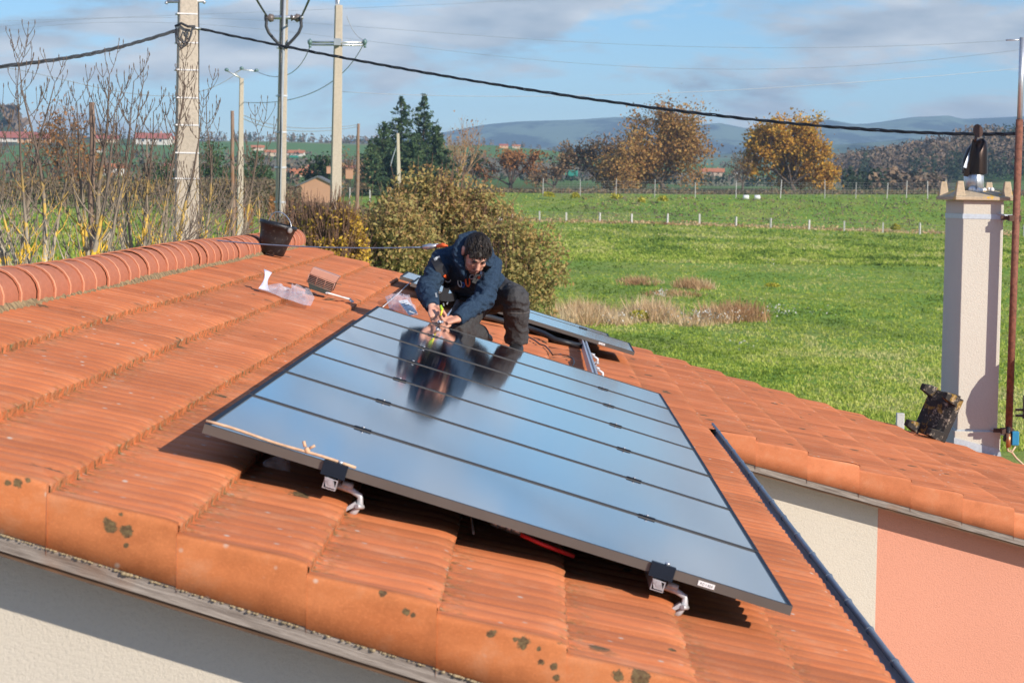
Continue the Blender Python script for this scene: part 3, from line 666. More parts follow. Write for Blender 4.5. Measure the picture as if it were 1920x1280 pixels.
# satellite dish arm, mostly outside the frame on the right (its shadow falls on the chimney)
dsh = empty('satellite_dish', W(1945, 770, 20.9), 'pale satellite dish on a dark bracket at the right edge of the picture', 'dish')
mb = MB(); mb.box(W(1915, 768, 21.0), (0.10, 0.02, 0.02)); mb.box(W(1915, 779, 21.0), (0.10, 0.02, 0.02)); mb.box(W(1925, 763, 21.0), (0.06, 0.05, 0.2)); mb.build('bracket', MT['dark_steel'], dsh)
cdir = Vector((0.55, -0.8, 0.25)).normalized(); dc = W(1984, 712, 21.1); dr = rot_to(cdir); mb = MB(); vs = []; N_ = 24
for i in range(6):
    for q in range(N_): r_ = i/5*0.34; a = 2*math.pi*q/N_; vs.append(dc+dr @ Vector((math.cos(a)*r_*.95, math.sin(a)*r_*1.0, (i/5)**2*0.06)))
mb.add(vs, [(i*N_+q, i*N_+(q+1) % N_, (i+1)*N_+(q+1) % N_, (i+1)*N_+q) for i in range(5) for q in range(N_)], True)
o = mb.build('dish', MT['white'], dsh); sm_ = o.modifiers.new('s', 'SOLIDIFY'); sm_.thickness = 0.006

# ------------------------------------------------------------------ roof vent, bags, bucket, rope
vy = 14.95
def RP(x, y, h=0.0):                                   # point over the roof plane on the pixel ray
    n_ = np.array(NU); p0 = np.array(PO)-n_*(HPAN-0.03-h); d = ray(x, y); c_ = np.array([0, 0, HC]); tt = ((p0-c_) @ n_)/(d @ n_); return Vector(c_+d*tt)
vent = empty('roof_vent', RP(598, 552)-parent_world(house)*0, None)
vent.parent = house; vent.location = RP(598, 552)-parent_world(house)
MT['vent'] = simple('vent_pink', (0.50, 0.26, 0.19), 0.55, 0.06, 30)
vb_ = RP(596, 550)
def vp(x, y, d=0): p = W(x, y, vb_[1]); return Vector((p[0], vb_[1]+d, p[2]))
mb = MB(); mb.prism([vp(586, 501), vp(636, 519), vp(628, 531), vp(580, 513)], (0, 0.17, 0)); bevel(mb.build('vent_hood', MT['vent'], vent), 0.004)
mb = MB(); mb.prism([vp(580, 513.4, .012), vp(628, 531.4, .012), vp(622, 546, .012), vp(575, 528, .012)], (0, 0.14, 0)); mb.build('vent_core', MT['black'], vent)
mb = MB()
for i in range(6):
    f_ = i/5.0; a_, b_ = vp(580-5*f_, 514+14.5*f_), vp(628-6*f_, 532+14.5*f_); mb.tube([a_, b_], 0.0013 if i else 0.003, 4)
for f_ in (0.0, .33, .66, 1.0):
    a_, b_ = vp(580+48*f_, 513+18*f_, -.002), vp(575+47*f_, 528+18*f_, -.002); mb.tube([a_, b_], 0.0016 if 0 < f_ < 1 else 0.003, 4)
mb.build('grille', MT['vent'], vent)
mb = MB(); mb.prism([vp(577, 527), vp(620, 544), vp(615, 553), vp(580, 541)], (0, .15, 0)); mb.build('vent_neck', simple('dark_green_plastic', (0.035, 0.05, 0.045), 0.4, 0.1, 20), vent)
t = NT('clear_bag'); b = t.b
t.out((0.86, 0.87, 0.95), 0.22, t.noise(30, 4, 0.6), 0.6, 0.01); b.inputs['Alpha'].default_value = 0.26; b.inputs['Specular IOR Level'].default_value = 0.9; MT['bag'] = t.m
def bag(name, label, outline, h, thick, parent=None, seed=1, mat='bag'):
    """outline: pixel polygon on the roof; a crumpled two-layer film above it"""
    ctr = [sum(p[0] for p in outline)/len(outline), sum(p[1] for p in outline)/len(outline)]; rings = 7; n = len(outline)*3; vs = []
    pts = []
    for i in range(len(outline)):
        a, b_ = outline[i], outline[(i+1) % len(outline)]
        for q in range(3): pts.append((a[0]+(b_[0]-a[0])*q/3, a[1]+(b_[1]-a[1])*q/3))
    for layer in (0, 1):
        for r_ in range(rings):
            f_ = 1-r_/(rings-0.5)
            for (x, y) in pts:
                X, Yp = ctr[0]+(x-ctr[0])*f_, ctr[1]+(y-ctr[1])*f_
                p = RP(X, Yp, h); nz = noise.noise(Vector((X*0.11, Yp*0.16, seed+layer*3)))+0.6*noise.noise(Vector((X*0.3, Yp*0.35, seed)))
                vs.append(p+NU*((1-f_)**0.5*thick*(1 if layer else 0.12)*(1+0.8*nz)+0.008*nz*(1 if layer else 0)))
    N_ = len(pts); mb = MB()
    for layer in (0, 1):
        b0 = layer*rings*N_; fs = [(r_*N_+q, r_*N_+(q+1) % N_, (r_+1)*N_+(q+1) % N_, (r_+1)*N_+q) for r_ in range(rings-1) for q in range(N_)]+[tuple((rings-1)*N_+q for q in range(N_))]
        mb.add(vs[b0:b0+rings*N_], fs, False)
    o = mb.build(name, MT[mat], parent, fix=False)
    if parent is None: tag(o, label, 'bag')
    return o
bag('plastic_bag', 'crumpled clear plastic bag lying below the roof vent', [(500, 535), (520, 538), (545, 546), (546, 534), (566, 541), (584, 547), (590, 558), (583, 573), (570, 571), (540, 562), (505, 548), (484, 541)], 0.015, 0.034, seed=2)
# the stiff strip that stands up from it
mb = MB(); s0, s1, s2, s3 = RP(484, 541, .01), RP(505, 546, .01), W(509, 512, RP(495, 543)[1]), W(494, 505, RP(495, 543)[1])
N_ = 6; vs = []
for i in range(N_+1):
    f_ = i/N_; a, b_ = s0.lerp(s3, f_)+Vector((0.015*math.sin(3*f_), 0.03*math.sin(math.pi*f_), 0)), s1.lerp(s2, f_)+Vector((-0.02*math.sin(math.pi*f_), 0.02*f_, 0)); vs += [a, b_]
mb.add(vs, [(2*i, 2*i+1, 2*i+3, 2*i+2) for i in range(N_)], True)
o = mb.build('bubble_wrap', simple('frosted_film', (0.70, 0.68, 0.80), 0.35, 0.05, 30)); o.modifiers.new('s', 'SOLIDIFY').thickness = 0.004
tag(o, 'frosted plastic strip curling up at the left end of the bags', 'packaging')
b2 = bag('plastic_bag', 'clear plastic bag with a white paper label beside the worker', [(722, 556), (745, 551), (768, 558), (784, 590), (770, 592), (730, 578)], 0.03, 0.05, seed=6)
mb = MB(); q4 = [RP(747, 564, .085), RP(763, 561, .085), RP(783, 586, .085), RP(767, 591, .085)]
mb.add(q4+[p-NU*0.002 for p in q4], [(0, 1, 2, 3), (7, 6, 5, 4), (0, 4, 5, 1), (1, 5, 6, 2), (2, 6, 7, 3), (3, 7, 4, 0)]); pl = mb.build('paper_label', MT['white'], b2, loc=(0, 0, 0))
mb = MB()
for i in range(6):
    f_ = 0.14+i*0.13; a, b_ = q4[0].lerp(q4[3], f_).lerp(q4[1].lerp(q4[2], f_), 0.15), q4[0].lerp(q4[3], f_).lerp(q4[1].lerp(q4[2], f_), 0.45+0.3*((i*7) % 3)/2); mb.tube([a+NU*.002, b_+NU*.002], 0.0012 if i > 2 else 0.003, 4)
mb.build('print_line', MT['conduit'], b2, loc=(0, 0, 0))
# bubble of packaging left under the panel edge
bag('plastic_bag', 'scrap of bubble wrap in the shade under the near end of the solar panels', [(492, 868), (508, 866), (530, 866), (545, 873), (544, 884), (515, 878), (495, 873)], 0.01, 0.03, seed=9)
mb = MB(); mb.tube([RP(613, 549, .04), RP(640, 557, .03), RP(655, 560, .02), RP(661, 566, .01)], [(.012, .006)]*4, 6); o = mb.build('clip_strip', MT['white']); tag(o, 'thin grey-white strip lying right of the roof vent', 'strip')
# bucket
bk = RP(500, 478); br = rot_to(Vector((NU[0]*0.85, 0.0, NU[2]))); bucket = empty('bucket', bk, 'black builder\'s bucket spattered with mortar standing by the ridge', 'bucket')
bc = RP(508, 476, 0.0); kk = bc[1]/FPX
def bkp(f_, r_, a): return bc+br @ Vector((math.cos(a)*r_, math.sin(a)*r_, f_))
mb = MB(); N_ = 28; prof = [(0.0, .085), (0.004, .094), (0.12, .115), (0.205, .131), (0.207, .139), (0.232, .143), (0.234, .134), (0.12, .110), (0.012, .088)]
vs = [bkp(f_, r_, 2*math.pi*q/N_) for f_, r_ in prof for q in range(N_)]; L_ = len(prof)
mb.add(vs, [(i*N_+q, i*N_+(q+1) % N_, (i+1)*N_+(q+1) % N_, (i+1)*N_+q) for i in range(L_-1) for q in range(N_)], True); mb.add([vs[q] for q in range(N_)], [tuple(range(N_))]); mb.add([vs[(L_-1)*N_+q] for q in range(N_)], [tuple(range(N_))])
t = NT('bucket_black'); sp_ = t.step(t.noise(42, 5, 0.8), 0.60, 0.68); dr_ = t.step(t.noise(9, 3, 0.6), 0.60, 0.7)
c = t.mix(t.math('MULTIPLY', sp_, 0.6), (0.012, 0.013, 0.016), (0.30, 0.29, 0.26)); c = t.mix(t.math('MULTIPLY', dr_, 0.12), c, (0.08, 0.08, 0.08)); MT['bucket'] = t.out(c, 0.45, t.noise(42, 5, 0.8), 0.2, 0.004)
mb.build('pail', MT['bucket'], bucket)
mb = MB(); ea = bkp(0.205, .140, R(-88)); mb.ball(ea, (.022, .014, .022), 10, br); eb = bkp(0.205, .140, R(92)); mb.ball(eb, (.022, .014, .022), 10, br); mb.build('lug', simple('lug', (0.25, 0.24, 0.23), .6, .2, 30), bucket)
mb = MB(); pts = [ea]+[bc+br @ Vector((0.02-0.03*math.sin(a), -math.cos(a)*0.138, 0.215+0.10*math.sin(a))) for a in [math.pi*i/12 for i in range(1, 12)]]+[eb]; mb.tube(pts, 0.004, 6); mb.build('handle', MT['galv'], bucket)

# ------------------------------------------------------------------ solar panels
t = NT('solar_glass'); nz = t.noise(3.0, 2, 0.5)
t.out((0.010, 0.018, 0.038), 0.055, t.noise(5, 2), 0.010, 0.01); t.b.inputs['IOR'].default_value = 2.25; t.b.inputs['Coat Weight'].default_value = 1.0; t.b.inputs['Coat Roughness'].default_value = 0.07; t.b.inputs['Coat IOR'].default_value = 1.7
MT['glass'] = t.m
t = NT('cell_seam'); MT['seam'] = t.out((0.012, 0.014, 0.02), 0.3)
MT['frame_top'] = simple('anodised_blue_black', (0.008, 0.014, 0.026), 0.6, 0.1, 20, 0.0, spec=.2)
MT['frame'] = simple('anodised_grey', (0.15, 0.135, 0.12), 0.35, 0.1, 4, 0.45)
LP, WP, PITCHP = 1.725, 1.053, 1.06
def panel(origin, label, tilt=(0, 0), sticker=False):
    p = empty('solar_panel', origin, label, 'solar panel', 'solar panels on the tiled roof')
    p.rotation_euler = (ROOFROT @ Matrix.Rotation(tilt[0], 3, 'X') @ Matrix.Rotation(tilt[1], 3, 'Y')).to_euler()
    b = 0.015; H = 0.027
    mb = MB(); outer = [(0, 0), (LP, 0), (LP, WP), (0, WP)]; inner = [(b, b), (LP-b, b), (LP-b, WP-b), (b, WP-b)]
    vs = [(x, y, 0) for x, y in outer]+[(x, y, 0) for x, y in inner]+[(x, y, -H) for x, y in outer]+[(x, y, -0.006) for x, y in inner]+[(x*1.0, y, -H) for x, y in [(b*2, b*2), (LP-b*2, b*2), (LP-b*2, WP-b*2), (b*2, WP-b*2)]]
    fs = []
    for i in range(4):
        j = (i+1) % 4; fs += [(i, j, 4+j, 4+i), (i, 8+i, 8+j, j), (4+i, 4+j, 12+j, 12+i), (8+i, 16+i, 16+j, 8+j)]
    mb.add(vs, fs)
    o = mb.build('frame', MT['frame'], p, loc=(0, 0, 0)); o.data.materials.append(MT['frame_top'])
    for pl_ in o.data.polygons:
        if abs(pl_.normal.z) > 0.9 and pl_.center.z > -0.001: pl_.material_index = 1
    mb = MB(); mb.add([(0.01, y, z) for y in (0, ) for z in (-.0125, -.0145)]+[(LP-.01, 0, -.0145), (LP-.01, 0, -.0125)], [(0, 1, 2, 3)])
    n = 1; mb = MB(); mb.add([(x, y, -0.0022) for x, y in inner]+[(x, y, -0.0062) for x, y in inner], [(0, 1, 2, 3), (7, 6, 5, 4)]); g = mb.build('glass', MT['glass'], p, loc=(0, 0, 0))
    if sticker:
        mb = MB(); mb.box((1.475, -0.0012, -0.0145), (0.048, 0.0024, 0.014)); s_ = mb.build('sticker', MT['white'], p, loc=(0, 0, 0))
        fc = bpy.data.curves.new('lettering', 'FONT'); fc.body = 'PO 1 824'; fc.size = 0.0095; fc.extrude = 0.0002; fc.align_x = 'CENTER'
        fo = bpy.data.objects.new('t', fc); SC.collection.objects.link(fo); dg = bpy.context.evaluated_depsgraph_get(); me = bpy.data.meshes.new_from_object(fo.evaluated_get(dg)); bpy.data.objects.remove(fo)
        tx = link('lettering', me, MT['black'], s_, loc=(1.475, -0.0028, -0.0180)); tx.rotation_euler = (R(90), 0, 0)
    return p
ORD = ['nearest the camera with a small white sticker on its edge', 'second from the near edge of the row', 'third from the near edge of the row', 'in the middle of the row, crossed by the worker\'s reflection', 'fifth from the near edge of the row', 'second last, before the worker\'s hands', 'at the far end, under the worker\'s hands']
pans = []
for i in range(7):
    p = panel(PO+Vector((0, 1, 0))*PITCHP*i, 'dark glossy solar panel '+ORD[i], (R(random.uniform(-.10, .10)), R(random.uniform(-.05, .05))), i == 0); pans.append(p)
Y2 = 18.05
p8 = panel(PO+Vector((0, Y2-OY, 0)), 'dark solar panel behind the worker with a white sticker on its grey edge', (R(.25), 0), True)
p9 = panel(PO+Vector((0, Y2-OY+PITCHP, 0))+Vector((-0.14, 0, .012)), 'farthest solar panel, overlooking the field', (R(.2), 0))
# clamps
RU = (0.385, 1.345)                                   # rail positions down the slope
for i in range(7):
    if i == 6: continue
    for u in RU:
        mb = MB(); mb.box((u, WP+0.0035, 0.002), (0.056, 0.020, 0.004)); o = mb.build('mid_clamp', MT['frame_top'], pans[i], loc=(0, 0, 0))
        mb = MB()
        for d_ in (0.0,): mb.tube([(u+d_, WP+0.0035, 0.004), (u+d_, WP+0.0035, 0.008)], 0.0055, 8)
        mb.build('screw', MT['alu'], o, loc=(0, 0, 0))
for u in RU:
    mb = MB(); mb.box((u, WP+0.009, 0.002), (0.066, 0.030, 0.006)); mb.build('mid_clamp', MT['frame_top'], p8, loc=(0, 0, 0))
# rails with end clamps and hooks
def RL(u, y, h): return PO+DU*u+Vector((0, y-OY, 0))+NU*h     # roof-aligned coordinates, h from the panel top
def rail(u, ya, yb, label, hooks, endclamp=True):
    r_ = empty('mounting_rail', RL(u, ya, -0.06), label, 'rail')
    mb = MB(); hw, h0, h1 = 0.019, -0.028, -0.072; tk = 0.003
    prof = [(-hw, h0), (-0.007, h0), (-0.007, h0-.012), (0.007, h0-.012), (0.007, h0), (hw, h0), (hw, h1), (-hw, h1)]
    inn = [(-hw+tk, h0-.016), (hw-tk, h0-.016), (hw-tk, h1+tk), (-hw+tk, h1+tk)]
    n = len(prof)
    mb.add([RL(u+a, ya, b_) for a, b_ in prof]+[RL(u+a, yb, b_) for a, b_ in prof], [(i, (i+1) % n, (i+1) % n+n, i+n) for i in range(n)])
    mb.add([RL(u+a, ya, b_) for a, b_ in inn]+[RL(u+a, yb, b_) for a, b_ in inn], [(i, (i+1) % 4, (i+1) % 4+4, i+4) for i in range(4)])
    # end face as a frame
    ef = [RL(u+a, ya, b_) for a, b_ in ((-hw, h0-.013), (hw, h0-.013), (hw, h1), (-hw, h1))]+[RL(u+a, ya, b_) for a, b_ in inn]
    mb.add(ef, [(0, 1, 5, 4), (1, 2, 6, 5), (2, 3, 7, 6), (3, 0, 4, 7)])
    mb.build('rail', MT['alu'], r_, fix=False)
    if endclamp:
        mb = MB(); mb.prism([RL(u-.035, ya+.0, .0045), RL(u-.035, ya+.026, .0045), RL(u-.035, ya+.026, .0015), RL(u-.035, ya+.012, .0015), RL(u-.035, ya+.012, -.036), RL(u-.035, ya+.0, -.036)], DU*0.070)
        c_ = mb.build('end_clamp', MT['frame'], r_); c_.data.materials[0] = MT['frame_top']
        mb = MB(); mb.tube([RL(u+.01, ya+.020, .004), RL(u+.01, ya+.020, .012)], .008, 8); mb.tube([RL(u, ya-.006, -.05), RL(u, ya+.01, -.05)], .009, 8); mb.tube([RL(u-.012, ya-.006, -.045), RL(u-.012, ya+.01, -.045)], .006, 8)
        mb.prism([RL(u-.02, ya-.004, -.04), RL(u+.004, ya-.004, -.04), RL(u+.018, ya-.004, -.066), RL(u-.010, ya-.004, -.066)], (0, .02, 0))
        mb.build('bolt', MT['alu'], r_)
    for hy in hooks:
        mb = MB(); f_ = 0.010; y_ = hy
        pts = [RL(u+.018, y_, -.062), RL(u+.062, y_, -.064), RL(u+.088, y_, -.072), RL(u+.094, y_, -.092), RL(u+.086, y_, -.118), RL(u+.074, y_, -.137)]
        mb.tube(pts, [(.0055, .009)]*3+[(.0065, .010)]*2+[(.004, .009)], 8)
        mb.tube([RL(u+.03, y_, -.052), RL(u+.062, y_, -.054)], .010, 8); mb.tube([RL(u+.088, y_-.02, -.10), RL(u+.104, y_+.004, -.10)], .007, 8)
        mb.prism([RL(u+.058, y_-.014, -.128), RL(u+.088, y_-.014, -.100), RL(u+.080, y_-.014, -.090), RL(u+.052, y_-.014, -.122)], (0, .028, 0))
        mb.build('roof_hook', MT['cast'], r_)
    return r_
rail(RU[0], OY-0.012, 19.9, 'upper aluminium mounting rail running under the panels, left of the two', [OY+.05, 9.0, 11.2, 13.4, 15.6, 17.4])
rail(RU[1], OY-0.012, 19.9, 'lower aluminium mounting rail, bare between the two groups of panels', [OY+.05, 9.0, 11.2, 13.4, 14.85, 15.65, 17.0])
# stick lying along the near frame
mb = MB(); pts = [RL(u, OY+0.012+0.004*math.sin(u*14), .007+.002*math.sin(u*23)) for u in np.linspace(0.0, 0.44, 14)]
mb.tube(pts, [.0048]*14, 6); mb.ball(RL(.295, OY+.010, .012), (.009, .008, .010), 8); mb.tube([RL(.287, OY+.01, .02), RL(.278, OY+.012, .034)], .005, 5); mb.tube([RL(.30, OY+.01, .02), RL(.312, OY+.012, .032)], .004, 5)
o = mb.build('wooden_stick', MT['stick']); tag(o, 'thin peeled stick with a knot lying along the near edge of the panels', 'stick')
# lanyard tool with a red sleeve under the panels
tl = empty('lanyard', RP(960, 1000), 'steel cable with a red sleeve hanging out from under the near panel edge', 'cable')
TP = lambda x, y, h=.05: RP(x, y, h)
mb = MB(); mb.tube([TP(885, 964), TP(905, 970), TP(925, 978)], .006, 6); mb.tube([TP(884, 968, .04), TP(888, 1000, .01)], .003, 5); mb.build('wire', MT['galv'], tl)
mb = MB()
for (a, b_, r_) in (((924, 978), (936, 983), .012), ((936, 983), (948, 987), .010), ((950, 987), (962, 992), .013), ((962, 992), (978, 998), .011)): mb.tube([TP(*a), TP(*b_)], r_, 8)
mb.build('coupling', MT['galv'], tl)
mb = MB(); mb.tube([TP(977, 1002), TP(1020, 1021, .045), TP(1075, 1042, .03)], .0065, 8); mb.build('sleeve', MT['red'], tl)
mb = MB(); mb.ball(TP(876, 960, .06), .009, 6); mb.build('tag', MT['yellow'], tl)
# black cables and conduit on the tiles behind the row
mb = MB(); pts = [RP(x, y, .012) for x, y in ((992, 632), (1003, 638), (1012, 645), (1022, 648), (1030, 656), (1036, 665), (1050, 664), (1065, 667), (1075, 673), (1077, 680), (1073, 686))]
mb.tube(pts, .005, 6); o = mb.build('panel_cable', MT['cable']); tag(o, 'thin black cable looping over the tiles beside the bare rail', 'cable')
mb = MB(); pts = [RP(x, y, .05) for x, y in ((880, 586), (920, 595), (960, 606), (990, 614), (1020, 625), (1040, 636), (1100, 652))]; mb.tube(pts, .019, 8); o = mb.build('conduit', MT['black']); tag(o, 'thick black corrugated conduit under the far panels', 'conduit')

# ------------------------------------------------------------------ worker
def T2(a, b, f_): return a.lerp(b, f_)
J = {}
def jp(n_, x, y, Y): J[n_] = W(x, y, Y)
def on(x, Y, h):                                      # pixel column x at distance Y, h metres above the roof plane
    X = W(x, 600, Y)[0]; return Vector((X, Y, zr(X, Y)+0.035+h))
jp('pel', 912, 545, 15.25); jp('belly', 893, 530, 15.05); jp('chest', 877, 503, 14.88); jp('neck', 876, 476, 14.72)
jp('sr', 829, 489, 14.76); jp('sl', 919, 497, 14.84); jp('er', 799, 545, 14.62); jp('wr', 811, 576, 14.36)
jp('el', 909, 560, 14.58); jp('wl', 856, 599, 14.33)
jp('hl', 934, 551, 15.20); jp('kl', 968, 560, 14.86); J['al'] = on(969, 15.02, 0.12); jp('hr', 893, 560, 15.15); J['kr'] = on(858, 14.72, 0.085); J['ar'] = on(900, 15.05, 0.07)
head = W(893, 475, 14.58)
fdir = Vector((0.17, -0.69, -0.70)).normalized(); udir = Vector((0.27, -0.60, 0.70)); udir = (udir-fdir*udir.dot(fdir)).normalized(); rdir = udir.cross(fdir).normalized()  # rdir: the head's own side axis
# head frame: x = side, y = forward(face), z = up
HM = Matrix((fdir.cross(udir), fdir, udir)).transposed()
if HM.determinant() < 0: HM = Matrix((-fdir.cross(udir), fdir, udir)).transposed()
def H(x, y, z): return head+HM @ Vector((x, y, z))
skin = MB()
skin.ball(H(0, -.012, .022), (.074, .093, .086), 24, HM)                 # cranium
skin.ball(H(0, .030, -.030), (.060, .060, .075), 20, HM)                 # face
skin.ball(H(0, .055, -.088), (.030, .026, .022), 14, HM)                 # chin
skin.ball(H(.034, .025, -.070), (.026, .045, .030), 12, HM); skin.ball(H(-.034, .025, -.070), (.026, .045, .030), 12, HM)
skin.ball(H(.034, .060, -.022), (.022, .024, .018), 12, HM); skin.ball(H(-.034, .060, -.022), (.022, .024, .018), 12, HM)   # cheeks
skin.ball(H(0, .078, .022), (.048, .016, .011), 14, HM)                  # brow
skin.tube([H(0, .086, .012), H(0, .102, -.018), H(0, .110, -.032)], [(.008, .010), (.010, .012), (.014, .012)], 10)
skin.ball(H(0, .104, -.034), (.017, .013, .010), 10, HM)
skin.ball(H(0, .086, -.058), (.024, .010, .007), 10, HM); skin.ball(H(0, .084, -.066), (.021, .010, .007), 10, HM)          # lips
for sg in (-1, 1):
    skin.ball(H(sg*.078, -.012, -.004), (.010, .022, .034), 12, HM); skin.ball(H(sg*.082, -.020, .008), (.007, .018, .020), 10, HM)
skin.tube([H(0, -.02, -.05), T2(H(0, -.02, -.05), J['neck'], .6), J['neck']+Vector((0, .03, -.03))], [.056, .056, .06], 16)
# upright core of the body under the clothes keeps it one surface
skin.tube([J['neck'], J['chest'], J['belly'], J['pel']], [(.06, .06), (.11, .09), (.10, .09), (.11, .10)], 14)
for a, b_, c_ in (('sr', 'er', 'wr'), ('sl', 'el', 'wl')): skin.tube([J['chest'], J[a], J[b_], J[c_]], [.05, .045, .038, .026], 12)
for a, b_, c_ in (('hl', 'kl', 'al'), ('hr', 'kr', 'ar')): skin.tube([J['pel'], J[a], J[b_], J[c_]], [.07, .07, .05, .035], 12)
def hand(wr, fwd, up, side, curls, thumbdir):
    """palm with four fingers and a thumb; fwd towards the fingers, up = back of the hand, side = towards the little finger"""
    fwd = fwd.normalized(); up = (up-fwd*up.dot(fwd)).normalized(); sd_ = fwd.cross(up).normalized()
    if sd_.dot(side) < 0: sd_ = -sd_
    rot = Matrix((sd_, fwd, up)).transposed(); T = lambda x, y, z: wr+rot @ Vector((x, y, z))
    skin.tube([T(0, -.02, 0), T(0, .012, 0), T(0, .05, 0), T(0, .088, -.002)], [(.028, .021), (.030, .018), (.042, .016), (.040, .013)], 14)
    for i, (L, cu) in enumerate(zip((.070, .078, .072, .056), curls)):
        x = (-.030+.020*i); p = T(x, .086, 0); a = 0.0; pts = [T(x*.8, .06, 0), p]; 
        for s_, c_ in zip((.45, .31, .24), (cu*.55, cu, cu*.7)):
            a += c_; p = p+rot @ Vector((0.04*(x)*s_, math.cos(a)*L*s_, -math.sin(a)*L*s_)); pts.append(p)
        skin.tube(pts, [.0105, .0105, .0095, .0085, .0070], 8); skin.ball(pts[-1], .0072, 8)
    p = T(-.030, .02, -.006); t1 = p+rot @ (Vector(thumbdir).normalized()*.042); t2 = t1+rot @ (Vector((thumbdir[0]*.45, thumbdir[1]+.35, thumbdir[2]-.15)).normalized()*.034)
    skin.tube([T(-.012, .01, -.004), p, t1, t2], [.015, .0145, .0115, .0085], 8); skin.ball(t2, .0086, 8)
tgt = W(824, 606, 14.27)
hand(J['wr'], (W(820, 602, 14.27)-J['wr']), Vector((-.5, -.75, .35)), Vector((-1, 0, 0)), (.55, .75, .9, 1.0), (-.35, .9, -.45))
hand(J['wl'], (W(826, 607, 14.26)-J['wl']), Vector((.1, -.75, .6)), Vector((1, 0, -.6)), (.5, .7, .85, .95), (-.2, .9, -.3))
person = empty('person', on(900, 15.0, 0), 'man with short dark hair in navy hoodie, harness and dark trousers crouching over the panels', 'person')
t = NT('skin'); f_ = t.noise(14, 4, 0.6)
MT['skin'] = t.out(t.ramp(f_, [(0.35, (0.56, 0.27, 0.185)), (0.7, (0.70, 0.385, 0.28))]), 0.55, t.noise(120, 3), 0.15, 0.002, spec=0.35); t.b.inputs['Subsurface Weight'].default_value = 0.08; t.b.inputs['Subsurface Radius'].default_value = (.02, .008, .004); t.b.inputs['Subsurface Scale'].default_value = 0.3
me = fuse(skin, 0.0042, 3); body = link('body', me, MT['skin'], person)
# hair
hair = MB(); strands = MB()
def hd(c_):
    return 0.002*noise.noise(c_*60)
hair.ball(H(0, -.020, .032), (.0800, .0955, .0790), 24, HM); hair.ball(H(.0, .030, .064), (.056, .040, .026), 16, HM); hair.ball(H(0, -.055, .0), (.068, .058, .060), 16, HM)
hair.ball(H(.012, .062, .062), (.040, .018, .018), 12, HM)
for i in range(46):
    x_ = -.045+.10*i/45+random.uniform(-.004, .004); L_ = random.uniform(.016, .028)*(1.35 if x_ > .01 else .8); z_ = .075-abs(x_)*.35
    hair.tube([H(x_*.8, .058, z_), H(x_+.004, .083-abs(x_)*.25, z_-L_*.45), H(x_+.010, .093-abs(x_)*.35, z_-L_)], [.0065, .005, .0018], 5)
for sg in (-1, 1): hair.ball(H(sg*.066, .004, .022), (.014, .030, .040), 12, HM)
for i in range(520):
    a = random.uniform(0, 6.28); e_ = random.uniform(0.0, 1.4); d_ = Vector((math.cos(a)*math.cos(e_), math.sin(a)*math.cos(e_), math.sin(e_)))
    p = H(0, -.02, .04)+HM @ Vector((d_.x*.078, d_.y*.093, d_.z*.080)); q = p+HM @ (Vector((d_.x*.15-.1, .9, -.25-.2*d_.y)).normalized()*.032)
    strands.tube([p, p.lerp(q, .5)+HM @ Vector((0, 0, .004)), q], [.0026, .0022, .0008], 4)
t = NT('hair'); MT['hair'] = t.out(t.ramp(t.noise(50, 4, .7, stretch=(1, 1, .3)), [(.3, (.006, .0045, .004)), (.7, (.036, .026, .020))]), 0.58, t.noise(130, 4, .8), .6, .004)
hm = fuse(hair, 0.0045, 1, hd)
# keep the face clear: push nothing, only drop hair verts that fall in front of the forehead line
ho_ = link('hair', hm, MT['hair'], person); strands.build('hair_strands', MT['hair'], ho_)
bd_ = MB(); bd_.ball(H(0, .056, -.089), (.032, .0265, .0225), 14, HM)
for sg in (-1, 1): bd_.ball(H(sg*.040, .026, -.074), (.0215, .042, .024), 12, HM)
bd_.ball(H(0, .086, -.049), (.026, .0105, .006), 10, HM)
link('beard', fuse(bd_, .0045, 1), simple('stubble', (.20, .105, .075), .8, .3, 200), person)
mb = MB()
for sg in (-1, 1):
    mb.tube([H(sg*.014, .092, .020), H(sg*.030, .092, .027), H(sg*.047, .080, .024)], [.004, .0048, .003], 6)
mb.build('eyebrow', MT['hair'], person)
mb = MB()
for sg in (-1, 1): mb.ball(H(sg*.030, .0815, .004), (.013, .007, .0055), 10, HM)
mb.build('eye', simple('eye_lids', (.10, .05, .04), .4, .1, 30), person)
mb = MB(); mb.tube([H(-.020, .0935, -.062), H(0, .0965, -.061), H(.020, .0935, -.062)], .0022, 5); mb.build('mouth_line', simple('lip', (.22, .07, .06), .5, .1, 30), person)
# stubble is in the skin tone; hoodie
hood = MB()
sh_r, sh_l = J['sr'], J['sl']
hood.tube([T2(J['pel'], J['belly'], .35), J['belly'], T2(J['belly'], J['chest'], .5), J['chest'], T2(J['chest'], J['neck'], .55), T2(J['chest'], J['neck'], .85)], [(.165, .125), (.17, .13), (.175, .135), (.175, .135), (.15, .12), (.10, .10)], 24)
hood.tube([sh_r+Vector((.02, .01, .0)), T2(sh_r, sh_l, .5)+Vector((0, .05, .035)), sh_l+Vector((-.02, .01, 0))], [.078, .088, .078], 18)
for a, b_, c_ in (('sr', 'er', 'wr'), ('sl', 'el', 'wl')):
    A, B, C_ = J[a], J[b_], J[c_]; hood.ball(A, .074, 16)
    hood.tube([A, T2(A, B, .35), T2(A, B, .75), B, T2(B, C_, .3), T2(B, C_, .7), T2(B, C_, .93)], [.073, .068, .062, .060, .056, .050, .041], 18)
    hood.ball(B, .061, 14)
